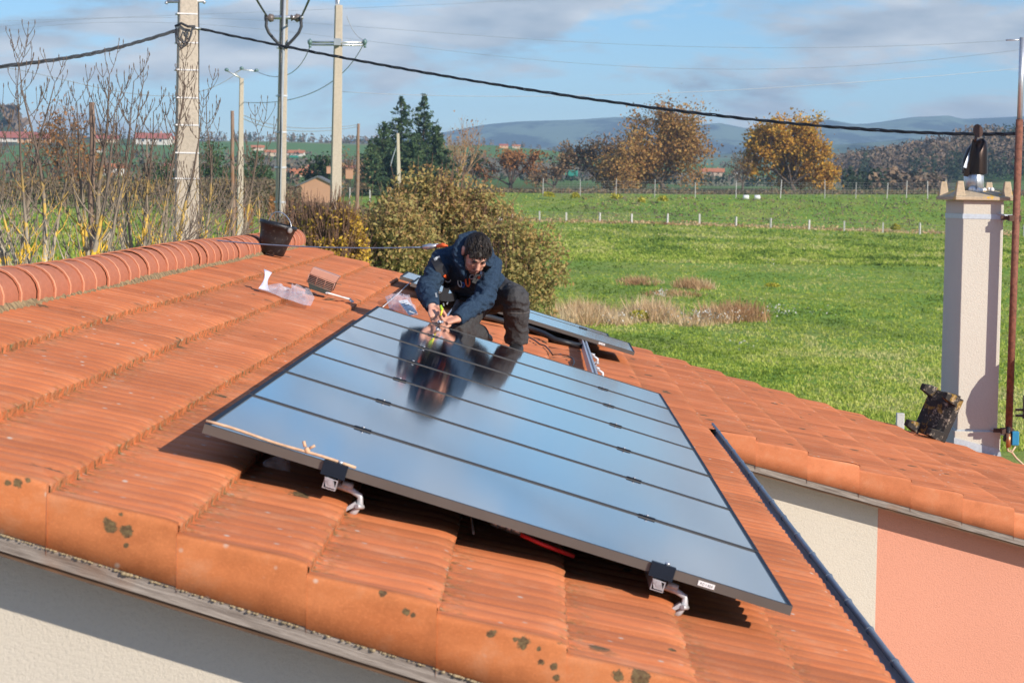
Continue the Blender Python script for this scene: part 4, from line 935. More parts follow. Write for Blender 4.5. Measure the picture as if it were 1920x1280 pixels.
# hood behind and around the neck
hood.tube([H(-.085, .035, -.075), H(-.100, -.03, -.045), H(-.065, -.105, -.010), H(0, -.125, .0), H(.065, -.105, -.010), H(.100, -.03, -.045), H(.085, .035, -.075), H(.04, .06, -.13)], [.028, .036, .044, .048, .044, .036, .028, .022], 14)
hood.tube([T2(J['neck'], J['chest'], .35)+Vector((0, .05, .0)), J['neck']+Vector((0, .03, .02))], [.12, .095], 18)
def wr_(c_):
    w_ = 0.0
    for nm_, s_ in (('er', 1.0), ('el', 1.0), ('belly', .9)):
        d_ = (c_-J[nm_]).length; w_ = max(w_, math.exp(-(d_/.16)**2)*s_)
    a = noise.noise(Vector((c_.x*16, c_.y*16, c_.z*34+c_.x*12))); b_ = noise.noise(c_*48)
    return (0.007+0.009*w_)*(1-abs(a)*2.2)*0.9+0.002*b_-0.003
me = fuse(hood, 0.006, 5, wr_)
t = NT('navy_fleece'); MT['navy'] = t.out(t.ramp(t.noise(90, 4, .7), [(.3, (.016, .032, .060)), (.7, (.034, .062, .105))]), .85, t.math('ADD', t.noise(13, 4, .55, dist=1.6), t.math('MULTIPLY', t.noise(200, 3, .7), .08)), .75, .022, spec=.15)
link('hoodie', me, MT['navy'], person)
for a, b_ in (('er', 'wr'), ('el', 'wl')):
    mb = MB(); A, B = J[a], J[b_]; mb.tube([T2(A, B, .84), T2(A, B, .87), T2(A, B, .97), T2(A, B, .99)], [.044, .0465, .043, .037], 18); mb.build('cuff', MT['navy'], person)
# trousers
tr = MB()
tr.tube([T2(J['pel'], J['belly'], .45), J['pel'], J['pel']+Vector((0.0, .05, -.07))], [(.155, .12), (.165, .135), (.13, .12)], 20)
tr.ball(J['pel']+Vector((.0, .04, -.02)), (.17, .15, .13), 18)
A, B, C_ = J['hl'], J['kl'], J['al']
tr.tube([A, T2(A, B, .35), T2(A, B, .75), B], [.110, .100, .088, .078], 20); tr.ball(B, (.078, .078, .078), 16)
tr.tube([B, T2(B, C_, .25), T2(B, C_, .6), T2(B, C_, .92), C_+Vector((0, 0, -.02))], [.076, .080, .074, .070, .072], 20)
A, B, C_ = J['hr'], J['kr'], J['ar']
tr.tube([A, T2(A, B, .35), T2(A, B, .75), B], [.110, .100, .088, .076], 20); tr.ball(B, .078, 16); tr.tube([B, T2(B, C_, .5), C_], [.074, .074, .062], 18)
def wt_(c_):
    w_ = 0.0
    for nm_, s_ in (('kl', 1.0), ('al', 1.1), ('hl', .8), ('kr', .8)):
        w_ = max(w_, math.exp(-((c_-J[nm_]).length/.17)**2)*s_)
    a = noise.noise(Vector((c_.x*11+c_.z*12, c_.y*11, c_.z*15-c_.x*9))); return (0.003+0.008*w_)*(1-abs(a)*2.3)+0.0015*noise.noise(c_*60)-.002
me = fuse(tr, 0.006, 4, wt_)
t = NT('work_trousers'); MT['trousers'] = t.out(t.ramp(t.noise(60, 5, .7), [(.3, (.037, .037, .040)), (.7, (.070, .069, .073))]), .8, t.math('ADD', t.noise(6, 3, .5, stretch=(1.6, 1, .7), dist=1.6), t.math('MULTIPLY', t.noise(220, 3, .7), .08)), .9, .03, spec=.2)
link('trousers', me, MT['trousers'], person)
# knee patch seam, shoes
mb = MB(); A, B = J['kl'], J['al']
c_ = T2(A, B, .30); mb.tube([c_+Vector((math.cos(a)*.083, math.sin(a)*.083, .012*math.sin(a*1.0))) for a in [math.pi+math.pi*i/10 for i in range(11)]], .0022, 5); mb.build('seam', simple('stitching', (.13, .12, .115), .7, .1, 50), person)
sh = MB()
f0 = on(969, 15.02, .0); sh.tube([f0+Vector((0, .05, .045)), f0+Vector((0, 0, .055)), f0+Vector((-.01, -.10, .040)), f0+Vector((-.015, -.20, .030)), f0+Vector((-.018, -.235, .025))], [(.04, .04), (.046, .05), (.046, .038), (.045, .03), (.03, .02)], 14)
f1 = J['ar']; sh.tube([f1, f1+Vector((.03, .10, -.03)), f1+Vector((.04, .2, -.04))], [(.045, .045), (.05, .04), (.04, .025)], 12)
link('shoes', fuse(sh, .006, 3), MT['black'], person)
# harness, follows the hoodie surface with ray casts
from mathutils.bvhtree import BVHTree
hob = [o for o in person.children if o.name.startswith('hoodie')][0].data
bv = BVHTree.FromPolygons([v.co.copy() for v in hob.vertices], [tuple(p.vertices) for p in hob.polygons])
def surf(x, y, off=.006):
    d = Vector(ray(x, y)).normalized(); h_ = bv.ray_cast(Vector((0, 0, HC)), d)
    if h_[0] is None: return W(x, y, 14.7)
    return h_[0]-d*off
def strap(pts, wd, mat, name, th=.004, off=.004, steps=14):
    P = []; n = len(pts)
    for i in range(n-1):
        for q in range(steps//(n-1)+1): f_ = q/(steps//(n-1)+1); P.append((pts[i][0]+(pts[i+1][0]-pts[i][0])*f_, pts[i][1]+(pts[i+1][1]-pts[i][1])*f_))
    P.append(pts[-1]); S = [surf(x, y, off) for x, y in P]
    for _ in range(2): S = [S[0]]+[(S[i-1]+S[i]*2+S[i+1])/4 for i in range(1, len(S)-1)]+[S[-1]]
    vs = []
    for i in range(len(P)):
        dx, dy = P[min(i+1, len(P)-1)][0]-P[max(i-1, 0)][0], P[min(i+1, len(P)-1)][1]-P[max(i-1, 0)][1]; L = math.hypot(dx, dy) or 1
        nrm = Vector(CR)*(-dy/L)+Vector(CD)*(dx/L); sd_ = Vector(ray(*P[i])).normalized()*(-th)
        a, b_ = S[i]+nrm*wd/2, S[i]-nrm*wd/2; vs += [a, b_, b_+sd_, a+sd_]
    mb = MB(); m = len(P); mb.add(vs, [(4*i+q, 4*i+(q+1) % 4, 4*i+4+(q+1) % 4, 4*i+4+q) for i in range(m-1) for q in range(4)]+[(0, 1, 2, 3), (4*m-4, 4*m-3, 4*m-2, 4*m-1)])
    return mb.build(name, mat, person)
MT['web'] = simple('black_webbing', (.018, .018, .021), .6, .25, 90)
strap([(815, 483), (824, 500), (833, 520), (838, 534)], .058, MT['web'], 'harness_strap', .012, .006)
strap([(838, 534), (836, 545), (832, 556), (818, 556)], .040, MT['web'], 'harness_strap', .008)
strap([(838, 536), (852, 538), (866, 536)], .034, MT['web'], 'harness_strap', .010, .008)
strap([(912, 497), (905, 506), (898, 518), (892, 532)], .050, MT['web'], 'harness_strap', .012, .006)
strap([(826, 556), (845, 558), (862, 552)], .05, MT['web'], 'harness_strap', .012, .010)
strap([(814, 487), (819, 484), (825, 482)], .016, MT['conduit'], 'harness_label', .002, .022)
strap([(896, 509), (903, 512), (907, 513)], .022, MT['galv'], 'buckle', .006, .02)
strap([(833, 516), (836, 519), (840, 521)], .016, MT['orange'], 'harness_trim', .006, .022)
strap([(890, 515), (896, 519), (900, 521)], .018, MT['orange'], 'harness_trim', .006, .022)
def ring(x, y, r_, tilt, mat, name, rr=.004):
    c_ = surf(x, y, .022); rt_ = rot_to(Vector((0, -1, 0)), Vector((math.cos(tilt), 0, math.sin(tilt)))); mb = MB()
    mb.tube([c_+rt_ @ Vector((math.cos(a)*r_[0], math.sin(a)*r_[1], 0)) for a in [2*math.pi*i/16 for i in range(17)]], rr, 6, caps=False); mb.build(name, mat, person)
ring(840, 525, (.016, .012), 0, MT['alu'], 'buckle'); ring(862, 531, (.010, .022), .3, MT['alu'], 'carabiner'); ring(877, 527, (.012, .030), .1, MT['orange'], 'carabiner', .006)
ring(885, 519, (.014, .012), .4, MT['alu'], 'buckle'); ring(868, 534, (.008, .014), 0, simple('blue_metal', (.05, .15, .5), .3, .1, 30, .6), 'carabiner')
mb = MB()
for (x, y, s_) in ((818, 553, .010), (824, 551, .008), (832, 571, .007), (839, 568, .007), (845, 558, .009), (853, 553, .008), (829, 561, .008)):
    p = surf(x, y, .05); mb.box(p, (s_, .01, s_*2.6), Matrix.Rotation(random.uniform(-.6, .6), 3, 'Y'))
mb.build('tool_loop', MT['galv'], person)
# what the hands hold: yellow-green pen-like tool and the bright clamp
spn = empty('clamp_tool', W(826, 598, 14.24), 'small yellow and green tool held upright between the hands of the worker', 'tool')
mb = MB(); mb.tube([W(826, 592, 14.25), W(830, 578, 14.27)], .006, 8); mb.build('shaft', MT['yellow'], spn)
mb = MB(); mb.tube([W(829, 582, 14.265), W(826, 573, 14.28)], .009, 8); mb.build('grip', simple('lime', (.35, .55, .04), .5, .1, 30), spn)
mb = MB(); mb.box(W(826, 603, 14.25), (.034, .02, .012)); mb.tube([W(823, 600, 14.24), W(826, 606, 14.24)], .006, 8); mb.build('head', MT['alu'], spn)
# lifeline
lf = empty('lifeline', W(600, 463, 15), 'thin blue-grey safety rope from the ridge to the worker\'s back', 'rope')
ra, rb = W(393, 449.5, 15.95), W(793, 463.5, 14.93); mb = MB()
mb.tube([ra.lerp(rb, i/20)-Vector((0, 0, .045*4*(i/20)*(1-i/20)))+Vector((0, 0, 0.022*4*(i/20)*(1-i/20))) for i in range(21)], .0045, 6); mb.build('rope', MT['rope'], lf)
mb = MB(); mb.tube([rb, W(806, 462, 14.92), W(820, 461, 14.9)], [.012, .018, .010], 8); mb.tube([W(806, 459, 14.92), W(822, 458, 14.9)], .006, 6); mb.build('carabiner', MT['alu'], lf)
mb = MB(); mb.tube([W(820, 461, 14.9), W(830, 459.5, 14.86), W(838, 462, 14.84)], [.011, .014, .010], 8); mb.build('connector', MT['orange'], lf)
rp_ = empty('lanyard', RP(740, 540, .02), 'thin pale cord lying on the tiles left of the worker', 'cord')
mb = MB(); mb.tube([RP(768, 530, .06), RP(745, 552, .012), RP(718, 575, .01)], .0035, 5); mb.build('cord', MT['white'], rp_)

# ================================================================== BACKGROUND
def GP(px, Y, dz=0.0):                                 # ground point under pixel column px at distance Y
    x = sof(px)*Y; return Vector((x, Y, gz(x, Y)+dz))
# ------------------------------------------------------------------ poles
def pole(name, label, x0, y0, x1, y1, Y, w0, w1, mat, cat, depth=None, group=None, tilt=0.0):
    """x0,y0 top pixel, x1,y1 lowest visible pixel; the shaft runs on down to the ground"""
    a, b = W(x0, y0, Y), W(x1, y1, Y); g = gz(b[0], Y)-0.3; f_ = (a[2]-g)/(a[2]-b[2]) if a[2] != b[2] else 1; base = a.lerp(b, f_); wb = w0+(w1-w0)*f_
    p = empty(name, base, label, cat, group); mb = MB()
    if mat is MT['pole_wood']:
        n = 8; mb.tube([base.lerp(a, i/n)+Vector((.012*math.sin(i*1.7+x0), 0, 0)) for i in range(n+1)], [(wb+(w0-wb)*i/n)/2 for i in range(n+1)], 12)
        o = mb.build('shaft', mat, p)
    else:
        d0, d1 = w0*.8, wb*.8; R3 = Matrix.Rotation(R(16), 3, 'Z')
        vs = [base+R3 @ Vector((i*wb/2, j*d1/2, 0)) for i, j in ((-1, -1), (1, -1), (1, 1), (-1, 1))]+[a+R3 @ Vector((i*w0/2, j*d0/2, 0)) for i, j in ((-1, -1), (1, -1), (1, 1), (-1, 1))]
        mb.add(vs, [(0, 1, 5, 4), (1, 2, 6, 5), (2, 3, 7, 6), (3, 0, 4, 7), (4, 5, 6, 7)]); o = mb.build('shaft', mat, p); bevel(o, .02)
    return p, a, base
Yp = 30.0
pA, topA, baseA = pole('utility_pole', 'thick concrete utility pole with white straps and black cable loops, nearest of the poles', 353, -120, 349, 440, Yp, .205, .292, MT['concrete'], 'utility pole')
mb = MB()
for yy_ in (27, 81, 132, 184, 235, 287, 335):
    x_ = 349.5-(yy_/440)*1.5; f_ = (yy_+120)/560; w_ = .205+(.292-.205)*f_; c_ = W(x_, yy_, Yp)
    mb.box(c_, (w_*1.03+.012, w_*.86+.012, .018), Matrix.Rotation(R(16), 3, 'Z'))
mb.build('strap', simple('strap_white', (.62, .61, .60), .5, .1, 20), pA)
mb = MB()
def wp(x, y, d=-.16): return W(x, y, Yp+d)
for dx, r_ in ((0, .016), (4, .013)):
    mb.tube([wp(367+dx, -60, 0), wp(368+dx, 60, 0), wp(367.5+dx, 180, 0), wp(368+dx, 300, 0), wp(371+dx, 450, 0)], r_, 8)
mb.build('down_cable', MT['cable'], pA)
mb = MB()
mb.tube([wp(329, 58), wp(331, 80), wp(340, 91), wp(350, 84), wp(357, 68), wp(361, 52)], .012, 8)
mb.tube([wp(330, 52), wp(334, 70), wp(344, 82), wp(354, 78), wp(360, 62), wp(350, 55), wp(345, 66), wp(352, 74)], .010, 8)
mb.tube([wp(328, 50), wp(340, 44), wp(352, 50), wp(366, 50)], .016, 8); mb.build('cable_loop', MT['cable'], pA)
mb = MB(); mb.tube([wp(313, 3, 0), wp(384, 2, 0)], .022, 8); mb.tube([wp(313, 3, 0), wp(311, 8, 0)], .02, 8); mb.tube([wp(380, 2, 0), wp(385, 6, 0)], .02, 8); mb.build('bracket', MT['galv'], pA)
mb = MB(); mb.tube([wp(362, 52, -.1), wp(376, 54, -.05)], .014, 8); mb.tube([wp(366, 37, 0), wp(369, 43, 0)], .022, 8); mb.build('tension_clamp', MT['galv'], pA)
pB, topB, baseB = pole('utility_pole', 'concrete pole with a grey conduit, straps and two insulators on a short crossarm', 535, -120, 525, 430, 72, .20, .285, MT['concrete'], 'utility pole')
mb = MB(); Yb = 71.75; mb.tube([W(534, -20, Yb), W(531, 100, Yb), W(527, 240, Yb), W(523, 430, Yb)], .045, 8); mb.build('conduit', MT['conduit'], pB)
mb = MB(); mb.tube([W(531, -20, Yb-.06), W(526, 110, Yb-.06), W(527, 250, Yb-.06), W(521.5, 430, Yb-.06)], .022, 6); mb.build('down_cable', MT['cable'], pB)
mb = MB()
for yy_ in (90, 180, 248, 314, 379): mb.box(W(531-yy_*.017, yy_, 72), (.31, .26, .05), Matrix.Rotation(R(16), 3, 'Z'))
mb.build('strap', MT['galv'], pB)
mb = MB(); mb.tube([W(497, 33, 71.8), W(569, 33, 71.8)], .06, 8); mb.build('crossarm', MT['galv'], pB)
for x_ in (504, 554):
    mb = MB(); mb.tube([W(x_-8, 34, 71.8), W(x_-3, 34, 71.8), W(x_+2, 34, 71.8), W(x_+9, 34, 71.8)], [.10, .06, .13, .10], 10); mb.build('insulator', simple('brown_insulator', (.15, .12, .11), .35, .2, 20), pB)
for s_ in (-1, 1):
    mb = MB(); mb.tube([W(532+s_*x_, y_, 71.7) for x_, y_ in ((32, 34), (33, 50), (28, 62), (18, 74), (8, 84), (3, 92))], .05, 6); mb.build('jumper', MT['cable'], pB)
pC, topC, baseC = pole('utility_pole', 'concrete pole with a wide double crossarm and green glass insulators', 635, 10, 629, 405, 74, .215, .32, MT['concrete'], 'utility pole')
mb = MB(); mb.tube([W(583, 79, 73.8), W(683, 80, 73.8)], .035, 6); mb.tube([W(583, 84, 74.2), W(683, 85, 74.2)], .035, 6); mb.tube([W(634, -20, 74), W(634, 32, 74)], .05, 6); mb.tube([W(630, 0, 74), W(632, 36, 74)], .03, 6); mb.build('crossarm', MT['galv'], pC)
for x_ in (581, 684):
    mb = MB(); mb.tube([W(x_-4, 79, 73.8), W(x_, 79, 73.8), W(x_+4, 80, 73.8)], [.05, .11, .05], 10); mb.tube([W(x_, 84, 73.8), W(x_+.5, 90, 73.8)], .04, 8); mb.build('insulator', MT['ins'], pC)
mb = MB(); mb.box(W(633, 79, 73.75), (.2, .2, .2)); mb.box(W(633, 24, 74), (.14, .14, .5)); mb.build('fixing', MT['conduit'], pC)
pole('wooden_post', 'short weathered grey wooden post standing among the leafless trees', 172, 192, 173, 480, 29, .066, .090, MT['pole_wood'], 'post')
pole('utility_pole', 'dark broken-topped wooden pole between the thick concrete pole and the thin one', 435, 208, 437, 400, 60, .085, .11, MT['pole_wood'], 'utility pole')
pE, tE, _ = pole('utility_pole', 'thin concrete pole carrying three small insulators on curved arms', 453, 147, 450, 400, 92, .15, .22, MT['concrete'], 'utility pole')
mb = MB(); mb.tube([W(453, 148, 92), W(432, 136, 92), W(425, 133, 92)], .03, 6); mb.tube([W(453, 148, 92), W(440, 137, 92), W(453, 130, 92), W(480, 134, 92)], .03, 6); mb.build('crossarm', MT['galv'], pE)
for x_, y_ in ((425, 132), (453, 129), (481, 133)): mb = MB(); mb.tube([W(x_, y_+2, 92), W(x_, y_-1, 92), W(x_, y_-4, 92)], [.05, .09, .04], 8); mb.build('insulator', MT['ins'], pE)
pole('utility_pole', 'slender wooden pole standing left of the spruces', 672, 232, 670, 375, 150, .17, .25, MT['pole_wood'], 'utility pole')
pole('utility_pole', 'short pale concrete pole in front of the spruces', 746, 250, 748, 355, 150, .16, .24, MT['concrete_far'], 'utility pole')
pole('utility_pole', 'thin grey wooden pole seen through the leafless trees, left of the thick pole', 276, 250, 275, 395, 110, .05, .075, MT['pole_wood'], 'utility pole')
# cables
def cable(pts, r_, label, mat, twist=False, name='overhead_cable', n=40):
    """pts: (x, y, Y) control points, interpolated smoothly"""
    P = [W(*p) for p in pts]; tt = np.linspace(0, 1, len(P)); T_ = np.linspace(0, 1, n)
    if len(P) == 3: C = np.polyfit(tt, np.array(P), 2); Q = [Vector(np.array([np.polyval(C[:, k], u) for k in range(3)])) for u in T_]
    elif len(P) == 2: Q = [P[0].lerp(P[1], u) for u in T_]
    else: C = np.polyfit(tt, np.array(P), min(3, len(P)-1)); Q = [Vector(np.array([np.polyval(C[:, k], u) for k in range(3)])) for u in T_]
    mb = MB()
    if twist:
        L = sum((Q[i+1]-Q[i]).length for i in range(n-1)); m = int(L/0.05); 
        for s_ in range(3):
            pp = []
            for i in range(m+1):
                u = i/m*(n-1); k_ = min(n-2, int(u)); q = Q[k_].lerp(Q[k_+1], u-k_); a = i*0.42+s_*2.094
                pp.append(q+Vector((0, math.cos(a), math.sin(a)))*r_*1.0+Vector((0, 0, .006*noise.noise(Vector((i*.11, s_, 0))))))
            mb.tube(pp, r_*.82, 5)
    else: mb.tube(Q, r_, 5)
    o = mb.build(name, mat); return tag(o, label, 'cable')
MT['cable_t'] = simple('twisted_cable', (.035, .04, .048), .6, .4, 9)
cable([(345, 54, 30), (220, 90, 29), (100, 113, 28.2), (-140, 141, 26.5)], .0135, 'thick twisted black cable falling from the thick pole to the left edge', MT['cable_t'], True)
cable([(372, 54, 30), (700, 118, 28.3), (1100, 187, 26), (1500, 231, 23.6), (1905, 252, 21.25)], .0095, 'thick twisted black cable crossing the whole sky from the thick pole to the mast', MT['cable_t'], True, n=60)
cable([(1700, 100, 80), (1500, 106, 80), (1918, 80, 80)][::-1] if False else [(-60, 42, 110), (960, 2, 100), (1980, -60, 90)], .006, 'faint bare wire crossing the top of the sky, uppermost of three', MT['cable_pale'])
cable([(-60, 59, 110), (480, 38, 104), (1100, 80, 98), (1980, 70, 90)], .006, 'faint bare wire crossing the sky, middle one of three', MT['cable_pale'])
cable([(-60, 71, 110), (480, 54, 104), (1100, 120, 98), (1980, 84, 90)], .006, 'faint bare wire crossing the sky, lowest of three', MT['cable_pale'])
cable([(640, 172, 80), (1240, 175, 82), (1980, 122, 85)], .009, 'pale bare wire running level past the tops of the spruces', MT['cable_pale'])
cable([(683, 80, 73.8), (590, 172, 80), (457, 192, 92)], .014, 'sagging thin wire from the wide crossarm to the thin concrete pole', MT['conduit'])
cable([(583, 82, 73.8), (540, 140, 80), (481, 134, 92)], .014, 'short sagging wire between the glass insulators of two concrete poles', MT['conduit'])
cable([(453, 130, 92), (300, 180, 92), (120, 150, 92), (-60, 120, 92)], .014, 'thin wire leaving the curved arms towards the left edge', MT['conduit'])
cable([(455, 222, 100), (560, 246, 120), (670, 238, 150)], .022, 'dark wire sagging from the thin concrete pole to the slender wooden pole, upper of two', MT['conduit'])
cable([(455, 215, 100), (560, 240, 120), (670, 234, 150)], .022, 'dark wire sagging to the slender wooden pole, lower of two', MT['conduit'])
cable([(500, 30, 71.8), (486, 8, 65), (470, -20, 60)], .030, 'dark cable rising steeply left from the short crossarm', MT['cable'])
cable([(566, 30, 71.8), (576, 8, 65), (590, -25, 60)], .030, 'dark cable rising steeply right from the short crossarm', MT['cable'])
cable([(650, 30, 74), (664, 60, 74), (682, 76, 73.8)], .012, 'short jumper wire on the right of the wide crossarm', MT['conduit'])
cable([(746, 268, 150), (738, 290, 150), (732, 312, 150)], .03, 'stay wire hanging beside the short pale pole', MT['conduit'])

# ------------------------------------------------------------------ vegetation
def leafcloud(name, P, size, mat, parent=None, tone=None, aspect=1.0, up=0.0):
    P = np.asarray(P); n = len(P); a = RNG.normal(size=(n, 3)); a /= np.linalg.norm(a, axis=1)[:, None]
    b = RNG.normal(size=(n, 3)); b -= a*(a*b).sum(1)[:, None]; b /= np.linalg.norm(b, axis=1)[:, None]
    s = (size*(0.55+0.9*RNG.random(n)))[:, None]/2 if np.isscalar(size) else size[:, None]/2
    V = np.stack([P-a*s*aspect-b*s*.35, P-a*s*.1+b*s*.62, P+a*s*aspect+b*s*.1, P+a*s*.05-b*s*.66], 1).reshape(-1, 3)
    F = np.arange(4*n).reshape(n, 4)
    if parent is not None: V = V-np.array(parent_world(parent))
    me = npmesh(name, V, F, RNG.random(n) if tone is None else np.clip(tone, 0, 1)); 
    return link(name, me, mat, parent, loc=(0, 0, 0))
MT['bark'] = simple('bark', (.20, .15, .105), .9, .3, 8, bump=.4)
MT['bark_dark'] = simple('bark_dark', (.10, .075, .055), .9, .3, 8, bump=.4)
MT['bark_pale'] = simple('bark_pale', (.42, .27, .14), .9, .25, 6)
t = NT('ash_bark'); geo = t.n('ShaderNodeNewGeometry'); sp_ = t.n('ShaderNodeSeparateXYZ'); t.l(geo.outputs['Position'], sp_.inputs[0])
c = t.ramp(t.noise(6, 4, .7), [(.3, (.27, .22, .15)), (.7, (.52, .47, .36))]); low = t.step(sp_.outputs['Z'], 3.5, 4.5, True)
c = t.mix(t.step(sp_.outputs['Z'], 3.4, 4.4), c, (.135, .098, .073)); c = t.mix(t.math('MULTIPLY', t.step(t.noise(3.6, 3, .6), .53, .57), low), c, (.80, .50, .04)); MT['ash'] = t.out(c, .9)
MT['twig'] = simple('ash_twig', (.22, .165, .12), .85, .4, 3)
def grow(mb, p, d, L, r_, depth, maxd, tips, rnd, upw=.35, spread=.6, kids=(2, 3), shrink=.68, wig=.12, rmin=.004, sides=5, tw=None):
    seg = 4; pts = [p]; rr = [r_]; d = d.normalized()
    for i in range(seg):
        d = (d+Vector((rnd.uniform(-wig, wig), rnd.uniform(-wig, wig), rnd.uniform(-wig, wig)+upw*.12))).normalized(); p = p+d*L/seg; pts.append(p); rr.append(max(rmin, r_*(1-.45*(i+1)/seg)))
    (tw if (tw is not None and depth >= 2) else mb).tube(pts, rr, sides if depth < 2 else 3 if depth > 2 else 4, caps=False)
    tips.append((pts[-1], depth)); tips.append((pts[2], depth))
    if depth >= maxd: return
    for k_ in range(rnd.randint(*kids)):
        q = pts[rnd.choice([2, 3, 4, 4])]; o = Vector((rnd.gauss(0, 1), rnd.gauss(0, 1), rnd.gauss(0, .5))); o = (o-d*o.dot(d)).normalized()
        nd = (d+o*spread*rnd.uniform(.6, 1.3)+Vector((0, 0, upw))).normalized()
        grow(mb, q, nd, L*shrink*rnd.uniform(.8, 1.2), max(rmin, rr[2]*.62), depth+1, maxd, tips, rnd, upw, spread, kids, shrink, wig, rmin, sides, tw)
# leafless multi-stem trees on the left
def ash(px, Y, ytop, seed, label, stems=5, lean=.35, basez=None):
    rnd = random.Random(seed); base = GP(px, Y); H_ = W(px, ytop, Y)[2]-base[2]
    tr_ = empty('bare_tree', base, label, 'tree', 'leafless trees left of the house'); mb = MB(); tw = MB(); tips = []
    for s_ in range(stems):
        a = rnd.uniform(0, 6.28); d = Vector((math.cos(a)*lean*rnd.uniform(.4, 1.3), math.sin(a)*lean*.8, 1)).normalized()
        h_ = H_*rnd.uniform(.62, 1.0); p = base+Vector((rnd.uniform(-.12, .12), rnd.uniform(-.12, .12), 0)); pts = [p]; n = 12; r0 = .052*rnd.uniform(.6, 1.2); rr = [r0]
        for i in range(n):
            d = (d+Vector((rnd.uniform(-.12, .12), rnd.uniform(-.12, .12), .12))).normalized(); p = p+d*h_/n; pts.append(p); rr.append(max(.0045, r0*(1-.93*(i+1)/n)))
        mb.tube(pts[:8], rr[:8], 7, caps=False); tw.tube(pts[7:], rr[7:], 4, caps=False)
        for i in range(2, n+1):
            for k_ in (0, 1):
                if rnd.random() < .12: continue
                a = rnd.uniform(0, 6.28) if k_ == 0 else a+math.pi
                L_ = h_*(.30 if i < 7 else .20)*rnd.uniform(.45, 1.15)*(1-.35*i/n); dd = (Vector((math.cos(a), math.sin(a), .55))).normalized(); q = pts[i]; qs = [q]; m = 6
                for j in range(m): dd = (dd+Vector((rnd.uniform(-.08, .08), rnd.uniform(-.08, .08), .28))).normalized(); q = q+dd*L_/m; qs.append(q)
                rs = [max(.0035, rr[i]*.5*(1-.8*j/m)) for j in range(m+1)]; tw.tube(qs, rs, 3, caps=False)
                for j in (2, 4):
                    for s2 in (-1, 1):
                        if rnd.random() < .35: continue
                        b_ = a+s2*1.2; e_ = Vector((math.cos(b_), math.sin(b_), .8)).normalized(); l2 = L_*rnd.uniform(.25, .5); z = [qs[j]]
                        for _ in range(3): e_ = (e_+Vector((0, 0, .3))).normalized(); z.append(z[-1]+e_*l2/3)
                        tw.tube(z, [.0042, .0036, .003, .003], 3, caps=False)
                        tw.tube([z[-1], z[-1]+Vector((0, 0, .025)), z[-1]+Vector((0, 0, .05))], [.003, .006, .002], 4, caps=False)
                for j in (1, 3, 5, 6): tw.tube([qs[j]-Vector((0, 0, .015)), qs[j], qs[j]+Vector((0, 0, .02))], [.003, .006, .003], 4, caps=False)
    mb.build('trunk', MT['ash'], tr_, fix=False); tw.build('crown', MT['ash'], tr_, fix=False)
ash(100, 26, 95, 11, 'leafless multi-stemmed tree with yellow lichen on pale stems, leftmost but one', 9, .66)
ash(10, 27, 120, 12, 'leafless tree reaching in from the left edge of the picture', 5, .50)
ash(238, 28, 62, 13, 'tall leafless tree just right of the short wooden post', 6, .42)
ash(170, 27.5, 92, 15, 'leafless tree rising behind the short wooden post', 4, .36)
ash(305, 28.5, 75, 14, 'leafless tree with upswept shoots beside the thick concrete pole', 5, .36)
ash(415, 31, 150, 16, 'sparse leafless shrub right of the thick concrete pole', 5, .42)
# long low shoots crossing in front of the thick pole
rnd = random.Random(3); mb = MB()
base = GP(250, 26.5)
tb = empty('bramble', base, 'tangle of long arching leafless shoots at the foot of the thick pole', 'shrub')
for i in range(46):
    x0, x1 = rnd.uniform(130, 400), rnd.uniform(260, 560); y1 = rnd.uniform(330, 470); Yq = rnd.uniform(25, 29.5)
    a, b_ = GP(x0, Yq), W(x1, y1, Yq+rnd.uniform(-1, 1)); mid_ = a.lerp(b_, .5)+Vector((rnd.uniform(-.2, .2), 0, rnd.uniform(.15, .55)))
    pts = [a.lerp(mid_, u).lerp(mid_.lerp(b_, u), u)+Vector((rnd.uniform(-.012, .012), 0, rnd.uniform(-.012, .012))) for u in [j/12 for j in range(13)]]
    mb.tube(pts, [.012*(1-.75*j/12) for j in range(13)], 4, caps=False)
    for j in (5, 7, 9, 10, 11):
        q = pts[j]; dd = Vector((rnd.uniform(-.3, .5), rnd.uniform(-.3, .3), rnd.uniform(.3, 1))).normalized()*rnd.uniform(.15, .5); mb.tube([q, q+dd*.5+Vector((0, 0, .02)), q+dd], [.005, .004, .0025], 3, caps=False)
mb.build('crown', simple('dry_shoot', (.22, .165, .12), .85, .35, 3), tb, fix=False)
def ell_points(n, c_, r_, shell=.55, seed=0, lump=.25, freq=1.6):
    rg = np.random.default_rng(seed); out = []
    d = rg.normal(size=(n*2, 3)); d /= np.linalg.norm(d, axis=1)[:, None]; d = d[d[:, 2] > -.25][:n]
    rad = shell+(1-shell)*rg.random(len(d))**.5
    lm = np.array([noise.noise(Vector(v)*freq*2+Vector((seed*3.1, 0, 0))) for v in d])
    return np.array(c_)+d*(rad*(1+lump*lm))[:, None]*np.array(r_), d, lm
MT['bush_leaf'] = foliage('bush_leaf', [(.08, .10, .03), (.16, .17, .055), (.27, .245, .085), (.42, .36, .135), (.47, .31, .11), (.31, .185, .09)], .7, .3)
MT['gold_leaf'] = foliage('gold_leaf', [(.28, .16, .08), (.42, .26, .10), (.70, .46, .06), (.85, .60, .06)], .7, .3)
MT['redtwig'] = simple('red_twig', (.17, .095, .065), .9, .4, 3)
